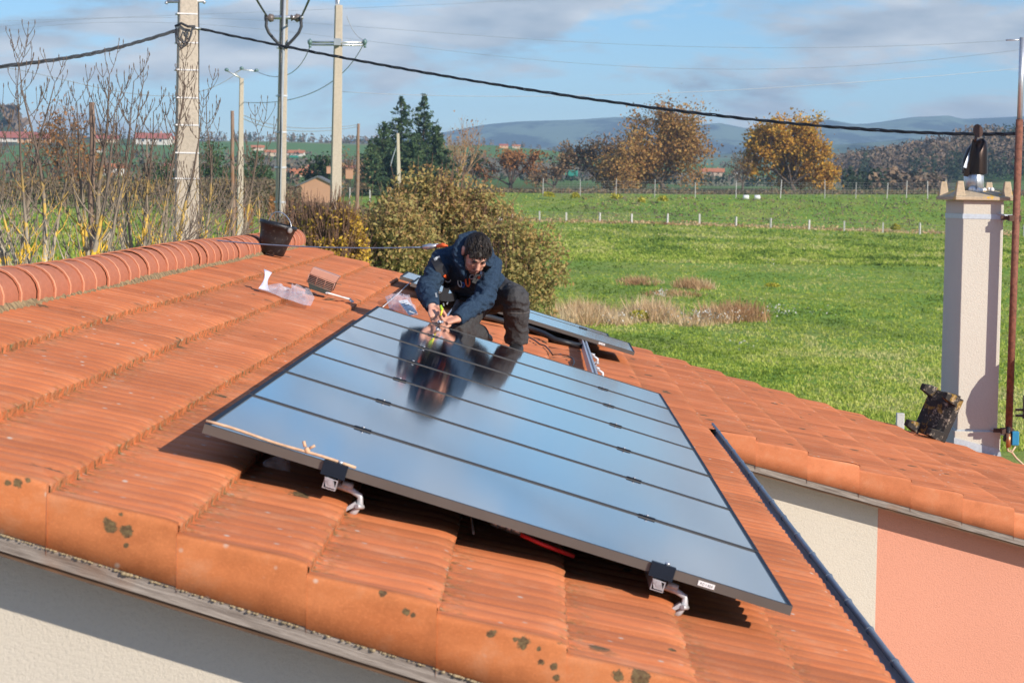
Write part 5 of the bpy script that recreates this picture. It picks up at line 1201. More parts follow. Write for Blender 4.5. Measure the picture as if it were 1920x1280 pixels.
# big bush behind the roof, several domes, thousands of small leaves, thin stems
def bush(px, Y, wpx, ytop, n, size, seed, label, leafmat, twigs=200, name='bush', lump=.35, ry=.8, tonef=None, lean=0):
    base = GP(px, Y); Hh = W(px, ytop, Y)[2]-base[2]; rx = wpx/2*Y/FPX
    b_ = empty(name, base, label, 'bush'); rg = np.random.default_rng(seed); P = []; T_ = []
    lobes = [((rg.uniform(-.55, .55)*rx, rg.uniform(-.5, .5)*rx*ry, Hh*rg.uniform(.30, .66)), (rx*rg.uniform(.34, .58), rx*ry*rg.uniform(.4, .6), Hh*rg.uniform(.28, .42))) for _ in range(11)]
    lobes += [((0, 0, Hh*.45), (rx*.75, rx*ry*.75, Hh*.50))]
    for i, (lc, lr) in enumerate(lobes):
        k_ = n//len(lobes); q, d, lm = ell_points(k_, Vector(lc)+base, lr, .6, seed+i, lump, 2.2); P.append(q)
        T_.append(np.clip(.42+.45*lm+.24*rg.normal(size=len(q))+.10*rg.normal(), 0, 1))
    P = np.concatenate(P); T_ = np.concatenate(T_); keep = P[:, 2] > base[2]-.1; P = P[keep]; T_ = T_[keep]
    # leaves gather in small bunches with gaps between
    g_ = np.array([noise.noise(Vector(p)*2.6) for p in P]); keep = (g_ > -.22); P, T_ = P[keep], T_[keep]
    if tonef is not None: T_ = tonef(P, T_, base, rx, Hh)
    leafcloud('crown', P, size, leafmat, b_, T_, 1.2)
    mb = MB(); rnd = random.Random(seed)
    for i in range(twigs):
        lc, lr = rnd.choice(lobes); a = rnd.uniform(0, 6.28); e_ = rnd.uniform(.1, 1.4)
        tip = base+Vector(lc)+Vector((math.cos(a)*math.cos(e_)*lr[0], math.sin(a)*math.cos(e_)*lr[1], math.sin(e_)*lr[2]))*rnd.uniform(.95, 1.12); st = base+Vector((lc[0]*.3+rnd.uniform(-.4, .4), lc[1]*.3, 0))
        m_ = st.lerp(tip, .55)+Vector(((tip.x-st.x)*-.10, 0, .25)); mb.tube([st, st.lerp(m_, .6), m_, tip, tip+(tip-m_).normalized()*rnd.uniform(.1, .35)+Vector((0, 0, .12))], [.028, .02, .013, .008, .004], 3, caps=False)
    mb.build('stems', MT['redtwig'], b_, fix=False); return b_
def tf(P, T, base, rx, Hh): # leaf tone shifts from green to yellow-brown towards the top and right of the crown
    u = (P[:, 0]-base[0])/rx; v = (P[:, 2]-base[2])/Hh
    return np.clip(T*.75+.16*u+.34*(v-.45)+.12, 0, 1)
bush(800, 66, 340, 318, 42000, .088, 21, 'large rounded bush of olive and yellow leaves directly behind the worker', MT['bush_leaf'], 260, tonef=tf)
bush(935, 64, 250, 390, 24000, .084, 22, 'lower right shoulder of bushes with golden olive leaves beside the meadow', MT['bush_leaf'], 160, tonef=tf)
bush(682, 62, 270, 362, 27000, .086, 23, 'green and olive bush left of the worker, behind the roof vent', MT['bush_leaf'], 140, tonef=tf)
bush(612, 58, 160, 372, 15000, .075, 24, 'reddish twiggy bush with golden leaves behind the bucket', MT['gold_leaf'], 620)
bush(560, 64, 120, 360, 3500, .07, 25, 'almost bare reddish bush behind the concrete pole with the grey conduit', MT['gold_leaf'], 520)
# broadleaf trees
MT['oak_leaf'] = foliage('oak_leaf', [(.20, .11, .05), (.34, .19, .07), (.48, .26, .08), (.42, .29, .09), (.26, .22, .08)], .75, .3)
MT['gold_oak'] = foliage('gold_oak', [(.28, .14, .04), (.48, .25, .045), (.66, .36, .045), (.52, .36, .06), (.26, .24, .06)], .75, .3)
MT['brown_leaf'] = foliage('brown_leaf', [(.13, .085, .05), (.24, .15, .08), (.33, .21, .11), (.24, .19, .09)], .8, .2)
MT['rust_leaf'] = foliage('rust_leaf', [(.20, .09, .04), (.34, .16, .06), (.42, .22, .08)], .8, .2)
MT['dark_leaf'] = foliage('dark_leaf', [(.025, .05, .02), (.05, .09, .03), (.09, .13, .045)], .8, .15)
MT['spruce'] = foliage('spruce', [(.020, .045, .026), (.045, .085, .040), (.085, .135, .055), (.15, .19, .075)], .8, .15)
def tree(name, label, px, Y, ytop, wpx, seed, leafmat, leaves=5000, size=.32, maxd=4, bark='bark', trunkf=.22, spread=.75, upw=.12, clus=.55, yb=None, gap=-.05, kids=(3, 4), group=None):
    rnd = random.Random(seed); base = GP(px, Y, -.1) if yb is None else W(px, yb, Y); Hh = W(px, ytop, Y)[2]-base[2]; rx = wpx/2*Y/FPX
    o = empty(name, base, label, 'tree', group); mb = MB(); tips = []
    r0 = max(.08, Hh*.028); L0 = Hh*trunkf; top = base+Vector((rnd.uniform(-.04, .04)*Hh, 0, L0)); mb.tube([base, base.lerp(top, .5), top], [r0*1.25, r0, r0*.85], 7, caps=False)
    for i in range(6):
        a = i*1.05+rnd.uniform(-.3, .3); e_ = rnd.uniform(.25, 1.2); d = Vector((math.cos(a)*math.cos(e_), math.sin(a)*math.cos(e_), math.sin(e_)))
        grow(mb, top, d, Hh*.25, r0*.55, 1, maxd, tips, rnd, upw, spread, kids, .74, .14, .012, 5)
    P = np.array([t_[0] for t_ in tips if t_[1] >= 2]); P = P if len(P) else np.array([t_[0] for t_ in tips])
    # fit the crown to its measured width and height
    c_ = np.array(top); q = P-c_; sx_ = rx/max(1e-3, np.percentile(np.abs(P[:, 0]-base[0]), 96)); sz_ = (Hh-L0)/max(1e-3, np.percentile(q[:, 2], 99))
    A_ = np.array(base)
    def fit(v): v = np.array(v); v = v-A_; out = v.copy(); out[..., 0] *= sx_; out[..., 1] *= sx_*.9; z = v[..., 2]; out[..., 2] = np.where(z > L0, L0+(z-L0)*sz_, z); return out+A_
    mb.v = [tuple(p) for p in fit(np.array(mb.v))]; P = fit(P); mb.build('trunk', MT[bark], o, fix=False)
    if leaves:
        rg = np.random.default_rng(seed); idx = rg.integers(0, len(P), leaves); s_ = clus*Hh/9; Q = P[idx]+rg.normal(size=(leaves, 3))*s_*np.array([1, 1, .8]); tone = rg.random(len(P))[idx]*.6+rg.random(leaves)*.4
        g_ = np.array([noise.noise(Vector(p)*(5.0/Hh*1.6)) for p in Q]); k_ = g_ > gap; Q, tone = Q[k_], tone[k_]; k_ = Q[:, 2] > base[2]+.02*Hh
        leafcloud('crown', Q[k_], size, leafmat, o, tone[k_], 1.1)
    return o
tree('oak_tree', 'golden orange oak with a full round crown beyond the meadow', 1483, 385, 228, 158, 31, MT['gold_oak'], 26000, .42, 4, 'bark_dark', .10, clus=.62, gap=-.30)
tree('oak_tree', 'broad brown thinning oak with a ragged crown, left of the golden round oak', 1240, 380, 207, 196, 32, MT['oak_leaf'], 30000, .38, 4, 'bark', .10, clus=.78, gap=-.32, upw=.05)
tree('oak_tree', 'low spreading brown tree leaning left beside the broad brown oak', 1130, 392, 258, 170, 33, MT['brown_leaf'], 8000, .38, 4, 'bark_dark', .10, clus=.55)
tree('dead_tree', 'small dark leafless tree between the two big oaks', 1386, 380, 284, 62, 34, MT['brown_leaf'], 260, .3, 4, 'bark_dark', .2, upw=.2)
tree('small_tree', 'russet round-headed tree at the left end of the far fence', 952, 400, 283, 116, 35, MT['rust_leaf'], 5500, .38, 3, 'bark_dark', .1, clus=.6)
tree('small_tree', 'brown low tree between the russet tree and the leaning one', 1035, 420, 293, 92, 36, MT['brown_leaf'], 3200, .38, 3, 'bark_dark', .1, clus=.6)
tree('small_tree', 'pale tan leafless tree with upswept limbs right beside the spruces', 850, 330, 226, 88, 37, MT['rust_leaf'], 420, .3, 4, 'bark_pale', .12, upw=.4, spread=.5)
tree('small_tree', 'small dark green tree just right of the pale leafless tree', 884, 400, 282, 34, 38, MT['dark_leaf'], 900, .36, 3, 'bark_dark', .15)
tree('small_tree', 'faint pinkish bare tree on the slope above the small green tree', 893, 700, 262, 40, 39, MT['rust_leaf'], 600, .5, 3, 'bark', .2)
tree('small_tree', 'orange-brown tree seen through the leafless stems at far left', 95, 190, 208, 105, 40, MT['rust_leaf'], 2600, .24, 4, 'bark_dark', .12, clus=.6, gap=-.02)
tree('small_tree', 'faded orange bush-like tree right of the orange-brown one', 165, 215, 262, 80, 41, MT['rust_leaf'], 1500, .26, 3, 'bark_dark', .1)
tree('small_tree', 'dark evergreen tree behind the thick concrete pole', 382, 260, 272, 70, 42, MT['dark_leaf'], 2600, .34, 3, 'bark_dark', .08, clus=.7)
tree('small_tree', 'dark evergreen just right of the thin concrete pole', 478, 270, 288, 66, 43, MT['dark_leaf'], 2200, .34, 3, 'bark_dark', .08, clus=.7)
tree('small_tree', 'dense dark green tree behind the small brick gable', 600, 330, 292, 62, 44, MT['dark_leaf'], 2400, .38, 3, 'bark_dark', .06, clus=.75)
tree('small_tree', 'dark green tree left of the thick concrete pole', 300, 280, 300, 90, 45, MT['dark_leaf'], 2200, .34, 3, 'bark_dark', .08, clus=.7)
tree('small_tree', 'leafless purple-brown tree left of the spruces', 650, 300, 285, 60, 46, MT['brown_leaf'], 700, .3, 4, 'bark_dark', .12)
def conifer(label, px, Y, ytop, wpx, seed, leaves=5200, size=.30, bare=0, yb=None):
    rnd = random.Random(seed); base = GP(px, Y, -.1); Hh = W(px, ytop, Y)[2]-base[2]; rx = wpx/2*Y/FPX
    o = empty('spruce_tree', base, label, 'tree', 'spruces beyond the far fence'); mb = MB(); mb.tube([base, base+Vector((0, 0, Hh*.55)), base+Vector((rnd.uniform(-.1, .1), 0, Hh))], [Hh*.017, Hh*.010, .02], 6, caps=False)
    P = []; T_ = []; z = .04*Hh
    while z < Hh*.99:
        f_ = z/Hh; rad = rx*(1-f_)**.72*(1 if f_ > .12 else .75); nb = max(4, int(10*(1-f_)+3))
        for k_ in range(nb):
            a = rnd.uniform(0, 6.28); L_ = rad*rnd.uniform(.45, 1.22)+.12; d = Vector((math.cos(a), math.sin(a), rnd.uniform(-.20, .28))); b0 = base+Vector((0, 0, z+rnd.uniform(-.2, .2))); tip = b0+d*L_+Vector((0, 0, L_*.12))
            mb.tube([b0, b0.lerp(tip, .5)-Vector((0, 0, .05*L_)), tip], [.045, .025, .012], 3, caps=False); m = int(6+26*L_/max(.3, rx)*(leaves/5200)); tn = rnd.random()
            for j in range(m):
                u = rnd.random()**.7; w_ = .30*L_*(1-u*.6)*.55; P.append(b0.lerp(tip, u)+Vector((rnd.gauss(0, w_*.6), rnd.gauss(0, w_*.6), rnd.gauss(-.08, .13)))); T_.append(.5*tn+.5*rnd.random())
        z += Hh*rnd.uniform(.022, .042)
    mb.build('trunk', MT['bark_dark'], o, fix=False); leafcloud('crown', np.array(P), size, MT['spruce'], o, np.array(T_), 1.3)
conifer('left of the two tallest spruces, with a narrow pointed top', 746, 318, 180, 130, 51, 7000, .34)
conifer('right of the two tallest spruces, the tallest of the group', 788, 322, 178, 118, 52, 7000, .34)
conifer('dark spruce on the left flank of the group', 712, 310, 226, 104, 53, 5200, .34)
conifer('lowest dark spruce at the left end of the group', 690, 305, 262, 80, 54, 3200, .34)
conifer('rounder spruce on the right flank of the group', 812, 312, 232, 100, 55, 5200, .34)
conifer('short spruce filling the gap between the two tallest', 768, 306, 258, 84, 56, 5200, .34)
# hedgerow of brambles behind the left field, dry scrub on the bank (nobody could count it)
def hedge(name, label_kind, px0, px1, Y0, Y1, h0, h1, n, size, mat, seed, twigs=0):
    rg = np.random.default_rng(seed); px = rg.uniform(px0, px1, n); Y = rg.uniform(Y0, Y1, n); x = (px-1003.3)/FPX*Y; P = []
    for i in range(n):
        g_ = gz(x[i], Y[i]); top = h0+(h1-h0)*(.5+.5*noise.noise(Vector((x[i]*.35, Y[i]*.2, seed)))+.25*noise.noise(Vector((x[i]*1.2, Y[i]*.5, seed)))); P.append((x[i], Y[i], g_+top*rg.random()**.6))
    P = np.array(P); tone = np.clip(.5+.5*np.array([noise.noise(Vector((p[0]*.4, p[1]*.2, p[2]*.8))) for p in P])+rg.normal(size=n)*.22, 0, 1)
    o = leafcloud(name, P, size, mat, None, tone, 1.4); tag(o, kind='stuff')
    return o
MT['bramble'] = foliage('bramble', [(.07, .05, .04), (.15, .11, .08), (.24, .185, .12), (.15, .15, .07), (.34, .17, .08)], .85, .15)
MT['dry'] = foliage('dry_grass', [(.34, .18, .09), (.50, .30, .15), (.64, .44, .24), (.74, .58, .36)], .9, .3)
hedge('hedgerow', '', -250, 340, 186, 196, 1.2, 2.9, 15000, .17, MT['bramble'], 61)
hedge('hedgerow', '', 340, 560, 165, 180, 1.6, 3.2, 14000, .16, MT['bramble'], 62)
hedge('hedgerow', '', 540, 700, 190, 204, .8, 1.7, 6000, .17, MT['bramble'], 63)
hedge('scrub', '', 860, 2100, 314, 330, .1, .9, 9000, .24, MT['bramble'], 64)
hedge('scrub', '', 1080, 2100, 268, 306, -.5, .55, 5200, .22, MT['bramble'], 65)
hedge('scrub', '', 930, 1900, 255, 265, 0, .35, 3500, .20, MT['dry'], 66)
# orange leaves caught in the brambles
hedge('scrub', '', 420, 470, 108, 112, .4, 1.7, 700, .14, MT['rust_leaf'], 67); hedge('scrub', '', 500, 530, 140, 150, .6, 2.4, 500, .18, MT['rust_leaf'], 68)
# grass tufts all over the meadow
def grass(name, n, px0, px1, Y0, Y1, h, wdt, mat, seed, dens=None, power=2.0):
    rg = np.random.default_rng(seed); u = rg.random(n); iy = 1/Y0+(1/Y1-1/Y0)*u; Y = 1/iy; px = rg.uniform(px0, px1, n); x = (px-1003.3)/FPX*Y
    if dens is not None: k_ = np.array([dens(a, b_) for a, b_ in zip(x, Y)]) > rg.random(n); x, Y = x[k_], Y[k_]
    n = len(x); z = np.array([gz(a, b_) for a, b_ in zip(x, Y)]); B = 4; V = np.zeros((n, B, 3, 3)); hs = h*(.5+rg.random(n)); hs = hs*(1+0.6*np.clip((Y-60)/150, 0, 1))
    for j in range(B):
        a = rg.uniform(0, 6.28, n); l = rg.uniform(.3, 1.1, n); ox, oy = rg.normal(size=n)*h*.5, rg.normal(size=n)*h*.5; wd = wdt*(.6+.8*rg.random(n))*(1+0.8*np.clip((Y-60)/150, 0, 1))
        V[:, j, 0] = np.stack([x+ox-np.sin(a)*wd, Y+oy+np.cos(a)*wd, z-.02], -1); V[:, j, 1] = np.stack([x+ox+np.sin(a)*wd, Y+oy-np.cos(a)*wd, z-.02], -1)
        V[:, j, 2] = np.stack([x+ox+np.cos(a)*l*hs, Y+oy+np.sin(a)*l*hs, z+hs*(.6+.6*rg.random(n))], -1)
    tone = np.repeat(np.clip(.5+.7*np.array([noise.noise(Vector((a*.16, b_*.08, 1)))+.75*noise.noise(Vector((a*.9, b_*.30, 4))) for a, b_ in zip(x, Y)])+rg.normal(size=n)*.16, 0, 1), B)
    me = npmesh(name, V.reshape(-1, 3), np.arange(n*B*3).reshape(-1, 3), tone); return tag(link(name, me, mat), kind='stuff')
MT['grass'] = foliage('grass_blades', [(.12, .19, .03), (.25, .35, .05), (.38, .47, .075), (.50, .54, .12), (.60, .58, .23)], .7, .35)
grass('grass', 60000, 560, 2250, 42, 150, .06, .028, MT['grass'], 71)
grass('grass', 9000, -300, 620, 55, 180, .08, .032, MT['grass'], 72)
grass('grass', 26000, 880, 2150, 150, 312, .09, .05, MT['grass'], 76)
def clump(x0, Y0, rx, ry): return lambda a, b_: max(0, 1-((a-x0)/rx)**2-((b_-Y0)/ry)**2)
def tuftpatch(px, Y, wpx, ry, n, h, seed, mat=None, name='dry_grass'):
    c_ = GP(px, Y); return grass(name, n, px-wpx*.7, px+wpx*.7, Y-ry, Y+ry, h, .018, mat or MT['dry'], seed, clump(c_.x, c_.y, wpx/2*Y/FPX, ry))
for i, (px, Y, wpx, ry, n, h) in enumerate([(1105, 86, 95, 4, 1300, .36), (1160, 84, 60, 3, 800, .30), (1222, 86, 90, 3.0, 1400, .52), (1350, 86, 75, 2.5, 1100, .42), (1392, 87, 60, 2.5, 900, .46), (1290, 84, 160, 2.5, 900, .2), (1300, 118, 80, 5, 900, .28), (1195, 122, 90, 5, 600, .2), (1085, 84, 90, 4, 1200, .5), (1260, 108, 140, 4, 500, .16)]): tuftpatch(px, Y, wpx, ry, n, h, 80+i)
MT['yellow_fl'] = foliage('broom', [(.28, .28, .03), (.50, .46, .04), (.60, .52, .10)], .8, .3); MT['white_fl'] = foliage('white_umbels', [(.45, .44, .38), (.70, .70, .66)], .8, .2)
def blob(px, Y, wpx, h, n, mat, seed, label, cat='plant', name='shrub', size=.11):
    base = GP(px, Y); o = empty(name, base, label, cat); rx = wpx/2*Y/FPX; q, d, lm = ell_points(n, base+Vector((0, 0, h*.45)), (rx, rx, h*.5), .2, seed); leafcloud('crown', q, size, mat, o); return o
blob(1197, 84, 38, .42, 600, MT['yellow_fl'], 91, 'yellow-green flowering clump in the dry grass of the meadow')
blob(1446, 117, 30, .3, 260, MT['yellow_fl'], 92, 'small ochre clump alone in the green meadow', size=.1)
blob(1674, 256, 18, 1.1, 200, MT['yellow_fl'], 93, 'bright yellow shrub at the wire fence near the chimney', size=.25)
for i, (px, Y, wp_) in enumerate([(1024, 300, 24), (1074, 299, 16), (1150, 298, 22), (1198, 292, 14), (1237, 295, 20)]): blob(px, Y, wp_, 1.0, 160, MT['yellow_fl'], 94+i, ['yellow broom bush on the bank, leftmost of five', 'second yellow broom bush on the bank from the left', 'middle yellow broom bush on the bank', 'fourth yellow broom bush on the bank, the smallest', 'yellow broom bush on the bank, rightmost of five'][i], size=.3)
rg = np.random.default_rng(7); P = []
for px, Y, n, s_ in ((1242, 86, 40, .4), (1240, 103, 60, .14), (1335, 84, 110, .9), (1465, 88, 90, .7), (1275, 84, 90, .8), (1440, 146, 20, .3), (1400, 68, 12, .3), (1155, 82, 40, .6)):
    for _ in range(n):
        x = sof(px)*Y+rg.normal()*s_; y_ = Y+rg.normal()*s_*1.5; P.append((x, y_, gz(x, y_)+.15+.3*rg.random()))
o = leafcloud('wild_flowers', np.array(P), .075, MT['white_fl']); tag(o, kind='stuff')
# ------------------------------------------------------------------ fences
def fence(name, label, spots, h, wd, mat, wires, wmat, post='fence_post', mesh_h=None, wr=.012):
    """spots: (pixel column, distance)"""
    f_ = empty(name, GP(*spots[0]), label, 'fence'); me = None; tops = []
    for px, Y in spots:
        g_ = GP(px, Y, -.1)
        if me is None:
            mb = MB(); mb.box((0, 0, (h+.1)/2), (wd, wd*.8, h+.1)); me = mb.mesh(post); me.materials.append(mat)
        o = bpy.data.objects.new(post, me); SC.collection.objects.link(o); o.parent = f_; o.location = g_-f_.location; o.rotation_euler = (random.uniform(-.03, .03), random.uniform(-.05, .05), random.uniform(0, 1.5)); o.scale = (1, 1, random.uniform(.88, 1.08)); tops.append(g_+Vector((0, 0, h*.95)))
    mb = MB()
    for k_ in range(wires):
        f2 = 1-k_/max(1, wires)*.85; pts = [t_+Vector((0, 0, -(1-f2)*h)) for t_ in tops]; mb.tube(pts, wr, 3, caps=False)
    mb.build('wire', wmat, f_, fix=False); return f_, tops
MT['wire'] = simple('fence_wire', (.34, .32, .30), .6, .2, 2); MT['post_grey'] = simple('grey_post', (.50, .48, .46), .8, .2, 5)
fence('farm_fence', 'line of pale short posts with thin wire crossing the meadow before the bank', [(px, 262-(px-1000)*.012) for px in (958, 1008, 1058, 1120, 1180, 1247, 1307, 1375, 1440, 1512, 1578, 1650, 1719, 1796, 1914, 2000)], 1.15, .17, MT['post'], 3, MT['wire'], wr=.010)
# tall mesh fence on top of the bank
pts_ = [(500, 300), (540, 300)]+[(x_, 306) for x_ in (1013, 1083, 1150, 1222, 1298, 1374, 1457, 1540, 1598, 1656, 1692, 1732, 1765, 1806, 1850, 1900, 1960)]
ff, tops = fence('mesh_fence', 'tall grey wire-mesh fence along the top of the bank', pts_[2:], 2.15, .085, MT['post_grey'], 6, MT['wire'], wr=.012)
mb = MB()
for i in range(len(tops)-1):
    a, b_ = tops[i], tops[i+1]; m = int((b_-a).length/.45)
    for j in range(1, m): p = a.lerp(b_, j/m); mb.tube([p, p-Vector((0, 0, 2.0))], .008, 3, caps=False)
mb.build('mesh', MT['wire'], ff, fix=False)
fence('mesh_fence', 'row of pale fence posts in front of the spruces', [(504, 285), (590, 283), (652, 280), (690, 276), (728, 272), (770, 270), (815, 268)], 2.1, .13, MT['post'], 4, MT['wire'], wr=.010)
fence('mesh_fence', 'short run of leaning pale posts between the spruces and the bank', [(857, 262), (861, 262), (880, 240), (903, 222), (909, 214), (931, 205), (936, 215)], 1.5, .12, MT['post'], 3, MT['wire'], wr=.010)
fence('farm_fence', 'few thin grey posts at the foot of the leafless trees', [(40, 150), (62, 152), (118, 148), (205, 149), (330, 147), (482, 142)], 1.2, .08, MT['pole_wood'], 2, MT['wire'], wr=.006)
stub = empty('concrete_post', W(1688, 783, 30), 'pale square concrete post top just beyond the roof, left of the chimney', 'post')
mb = MB(); q0 = W(1688, 774, 30); mb.box((q0[0], 30, q0[2]/2), (.095, .095, q0[2])); bevel(mb.build('shaft', MT['post'], stub), .008)
# ------------------------------------------------------------------ houses far away
MT['hwall'] = [simple('far_wall_'+n_, c_, .9, .08, .4) for n_, c_ in (('cream', (.58, .46, .34)), ('white', (.66, .62, .56)), ('ochre', (.62, .36, .20)), ('brick', (.52, .29, .18)))]
MT['hroof'] = [simple('far_roof_'+n_, c_, .9, .15, .6) for n_, c_ in (('red', (.40, .11, .07)), ('orange', (.50, .17, .07)), ('grey', (.13, .14, .15)))]
MT['hwin'] = simple('far_window', (.04, .045, .05), .3, .2, 1); MT['teal'] = simple('teal_cover', (.02, .22, .17), .6, .1, 1)
def far_house(px, ybase, Y, wpx, hpx, rot, wi, ri, label, roofh=.45, chimney=True, gable=False, group='houses on the far slopes'):
    """ybase: pixel row of the wall foot; the house is sunk slightly so that it always meets the terrain"""
    g_ = GP(px, Y); b_ = W(px, ybase, Y); b_ = Vector((g_.x, Y, min(b_[2], g_.z+8) if b_[2] > g_.z else g_.z)); b_.z = max(g_.z-.2, min(b_.z, g_.z+.2)); k_ = Y/FPX; w_, h_ = wpx*k_, hpx*k_; d_ = w_*.62
    o = empty('house', b_, label, 'house', group); rz = Matrix.Rotation(R(rot), 3, 'Z'); T = lambda x, y, z: b_+rz @ Vector((x, y, z))
    mb = MB(); hw, hd_ = w_/2, d_/2; rh = (hd_ if not gable else hw)*roofh
    mb.add([T(x, y, z) for z in (-1, h_) for x, y in ((-hw, -hd_), (hw, -hd_), (hw, hd_), (-hw, hd_))], [(0, 1, 5, 4), (1, 2, 6, 5), (2, 3, 7, 6), (3, 0, 4, 7)])
    if gable: mb.add([T(-hw, -hd_, h_), T(hw, -hd_, h_), T(0, -hd_, h_+rh), T(-hw, hd_, h_), T(hw, hd_, h_), T(0, hd_, h_+rh)], [(0, 1, 2), (5, 4, 3)])
    else: mb.add([T(-hw, -hd_, h_), T(-hw, hd_, h_), T(-hw, 0, h_+rh), T(hw, -hd_, h_), T(hw, hd_, h_), T(hw, 0, h_+rh)], [(0, 1, 2), (5, 4, 3)])
    mb.build('wall', MT['hwall'][wi], o); mb = MB(); e = w_*.05; th = .15+w_*.006
    if gable: A = [(-hw-e, -hd_-e, h_-e*roofh), (0, -hd_-e, h_+rh), (hw+e, -hd_-e, h_-e*roofh)]; poly = [T(*p) for p in A]+[T(p[0], p[1], p[2]+th) for p in reversed(A)]; mb.prism(poly, rz @ Vector((0, d_+2*e, 0)))
    else: A = [(-hw-e, -hd_-e, h_-e*roofh), (-hw-e, 0, h_+rh), (-hw-e, hd_+e, h_-e*roofh)]; poly = [T(*p) for p in A]+[T(p[0], p[1], p[2]+th) for p in reversed(A)]; mb.prism(poly, rz @ Vector((w_+2*e, 0, 0)))
    r_ = mb.build('roof', MT['hroof'][ri], o)
    if chimney: mb = MB(); mb.box(T(hw*.45, 0, h_+rh+w_*.02), (w_*.05, w_*.05, w_*.12), rz); mb.build('chimney', MT['hwall'][3], r_)
    if h_ > 1.2 and not gable:
        for i in range(3 if w_ > 9 else 2):
            n_ = 3 if w_ > 9 else 2; xx = (-.5+(i+.5)/n_)*w_*.8; mb = MB(); mb.box(T(xx, -hd_-.02, h_*.55), (w_*.07, .08, h_*.38), rz); mb.build('window', MT['hwin'], o)
    return o
far_house(594, 336, 262, 74, 36, -4, 3, 2, 'small brick gable with a grey roof half hidden by brambles', .46, False, True, None)
blk = empty('brick_block', GP(656, 262), 'pinkish brick pillar right of the small brick gable', 'pillar'); mb = MB(); mb.box(W(655, 327, 262), (.75, .6, .95)); mb.box(W(655, 318, 262)+Vector((0, 0, .02)), (.85, .7, .06)); bevel(mb.build('shaft', MT['hwall'][3], blk), .01)
blk = empty('brick_block', GP(617, 264), 'squat pinkish brick chimney behind the small brick gable', 'pillar'); mb = MB(); mb.box(W(617, 319, 264), (.5, .5, .75)); mb.box(W(617, 313, 264), (.58, .58, .06)); bevel(mb.build('shaft', MT['hwall'][3], blk), .01)
HL = [(25, 268, 1350, 70, 8, 3, 1, 0, 'long red-roofed house at the far left edge of the skyline'), (62, 272, 1330, 60, 9, -6, 2, 0, 'ochre house with a red roof second from the left on the skyline'),
 (195, 268, 1360, 40, 7, 4, 0, 0, 'cream house with a red roof behind the short wooden post'), (283, 268, 1340, 62, 11, -3, 1, 0, 'white house with a red roof left of the thick pole, on the skyline'),
 (318, 270, 1370, 34, 7, 8, 0, 1, 'narrow cream house touching the thick pole on the skyline'), (208, 318, 620, 46, 13, 5, 1, 1, 'white house with a bright orange roof low among the leafless trees'),
 (320, 306, 760, 34, 9, -8, 1, 0, 'small white house low beside the thick pole'), (183, 276, 1200, 18, 4, 0, 1, 2, 'tiny white barn with a pale roof on the green slope'),
 (478, 276, 1280, 24, 5, 6, 0, 1, 'small cream house right of the thin concrete pole on the skyline'), (505, 281, 1180, 26, 7, 0, 0, 1, 'cream house with an orange roof left of the conduit pole'),
 (548, 280, 1220, 34, 5, -5, 1, 1, 'pale low house just right of the conduit pole'), (567, 289, 900, 16, 8, 5, 2, 1, 'ochre gable house between the two concrete poles'),
 (590, 294, 880, 30, 6, 0, 0, 0, 'cream house with a dull red roof between the two concrete poles'), (613, 292, 860, 20, 8, 12, 1, 1, 'white house immediately left of the wide-crossarm pole'),
 (556, 302, 640, 60, 4, 0, 0, 1, 'long low cream wall house behind the conduit pole'), (648, 296, 820, 40, 7, -14, 2, 1, 'long orange-roofed barn right of the wide-crossarm pole'),
 (938, 272, 1420, 16, 4, 5, 2, 0, 'tiny red-roofed farm on the ridge above the russet tree'), (962, 274, 1430, 14, 4, -5, 0, 1, 'tiny cream farm building right of the ridge farm'),
 (1068, 281, 1300, 16, 6, 8, 1, 1, 'small pinkish house on the slope left of the broad brown oak'), (1330, 303, 1050, 40, 7, -6, 0, 1, 'cream house with an orange roof between the two big oaks'),
 (1316, 303, 1060, 12, 9, 6, 2, 1, 'small tall annex left of the cream house between the oaks'), (1376, 297, 1200, 14, 4, 0, 1, 2, 'tiny white house high on the slope left of the golden oak')]
for (px, yb_, Y, wp_, hp_, rt_, wi, ri, lb) in HL: far_house(px, yb_, Y, wp_, hp_, rt_, wi, ri, lb)
tl_ = empty('green_tank', GP(1063, 640), 'teal green covered tank beyond the brown trees', 'tank'); mb = MB(); mb.box(W(1052, 324, 640), (2.6, 2, 1.1)); mb.box(W(1074, 325, 642), (2.6, 2, 1.6)); bevel(mb.build('cover', MT['teal'], tl_), .1)
tl_ = empty('green_tank', GP(551, 700), 'teal green cover behind the conduit pole', 'tank'); mb = MB(); mb.box(W(551, 294, 700), (2.4, 2, .6)); bevel(mb.build('cover', MT['teal'], tl_), .1)
for x_, nm_ in ((1393, 'white bale on the bank, left of two'), (1414, 'white bale on the bank, right of two')):
    g_ = GP(x_, 303); bl = empty('white_bale', g_, nm_, 'bale'); mb = MB(); mb.tube([g_+Vector((-.35, 0, .35)), g_+Vector((-.28, 0, .35)), g_+Vector((.28, 0, .35)), g_+Vector((.35, 0, .35))], [.2, .27, .27, .2], 12); mb.build('wrap', MT['white'], bl)
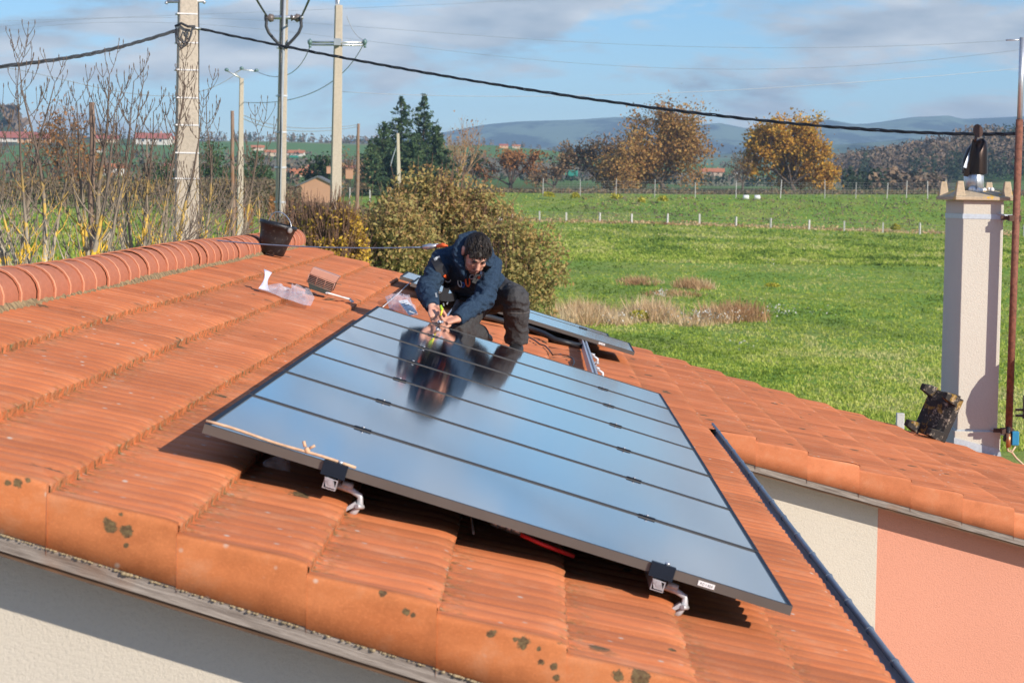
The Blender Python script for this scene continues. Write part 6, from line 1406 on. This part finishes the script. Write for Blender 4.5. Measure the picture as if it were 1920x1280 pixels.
# ------------------------------------------------------------------ far woods
MT['farwood'] = foliage('far_wood', [(.03, .05, .03), (.045, .07, .04), (.12, .09, .07), (.17, .13, .105), (.22, .15, .095), (.14, .12, .09)], .9, 0)
def woods(name, n, fpos, hmin, hmax, seed, size, per=16, tonec=None):
    rg = np.random.default_rng(seed); P = []; S = []; T_ = []
    for i in range(n):
        r_ = fpos(rg)
        if r_ is None: continue
        px, Y = r_; x = sof(px)*Y; g_ = gz(x, Y); h_ = rg.uniform(hmin, hmax); con = noise.noise(Vector((x*.018, Y*.012, seed))) > .02; tb_ = rg.uniform(.0, .22) if con else rg.uniform(.38, 1)
        for j in range(per):
            v = rg.random(); wd = h_*(.30 if not con else .20)*(1-(.75 if con else .35)*v); P.append((x+rg.normal()*wd*.55, Y+rg.normal()*wd*.55, g_+h_*(.12+.88*v))); T_.append(tb_+rg.normal()*.05); S.append(size*h_/10*(1.1-(.6*v if con else .3*v)))
        if not con:
            for j in range(2): P.append((x, Y, g_+h_*.2))
            T_ += [.7, .7]; S += [size*h_/14]*2
    o = leafcloud(name, np.array(P), np.array(S)*(.6+.8*RNG.random(len(S))), MT['farwood'], None, np.array(T_), 1.15); tag(o, kind='stuff')
woods('forest', 2600, lambda rg: (lambda px, Y: (px, Y) if (px > 1560+rg.normal()*25 and (px-1540)/400 > (Y-1150)/900*-1-.2) else None)(rg.uniform(1530, 2250), rg.uniform(760, 1080)), 6, 12, 101, 1.25, 40)
woods('forest', 650, lambda rg: (rg.uniform(-250, 720), rg.normal(1540, 40)), 2.5, 6, 102, 3.0, 10)
woods('forest', 420, lambda rg: (rg.uniform(560, 720), rg.normal(2100, 120)), 6, 12, 103, 3.0, 12)
woods('forest', 420, lambda rg: (rg.uniform(-250, 700), rg.choice([520, 800, 1050])+rg.normal()*14), 2, 5, 104, 3.0, 12)
woods('forest', 650, lambda rg: (rg.uniform(840, 1560), rg.choice([640, 900, 1250, 1500])+rg.normal()*12), 1.5, 4, 105, 3.4, 12)
woods('forest', 240, lambda rg: (rg.uniform(1575, 1760), rg.choice([430, 520])+rg.normal()*12), 1.5, 4, 106, 3.0, 12)
woods('forest', 60, lambda rg: (rg.uniform(-30, 25), rg.normal(1480, 10)), 14, 20, 108, 3.6, 16)
# ------------------------------------------------------------------ haze
t = NT('haze_air'); nodes = t.t.nodes; nodes.remove(t.b); pv = nodes.new('ShaderNodeVolumePrincipled'); pv.inputs['Color'].default_value = (.48, .73, 1.0, 1); pv.inputs['Density'].default_value = 0.00015; pv.inputs['Anisotropy'].default_value = 0.0
o_ = [x for x in nodes if x.type == 'OUTPUT_MATERIAL'][0]; t.l(pv.outputs[0], o_.inputs['Volume'])
mb = MB(); zt = max(v[2] for v in gv)+12; zl = min(v[2] for v in gv)-1.0; mb.box((0, 3250, (zt+zl)/2), (6600, 6780, zt-zl)); hz = mb.build('haze', t.m); tag(hz, kind='stuff')
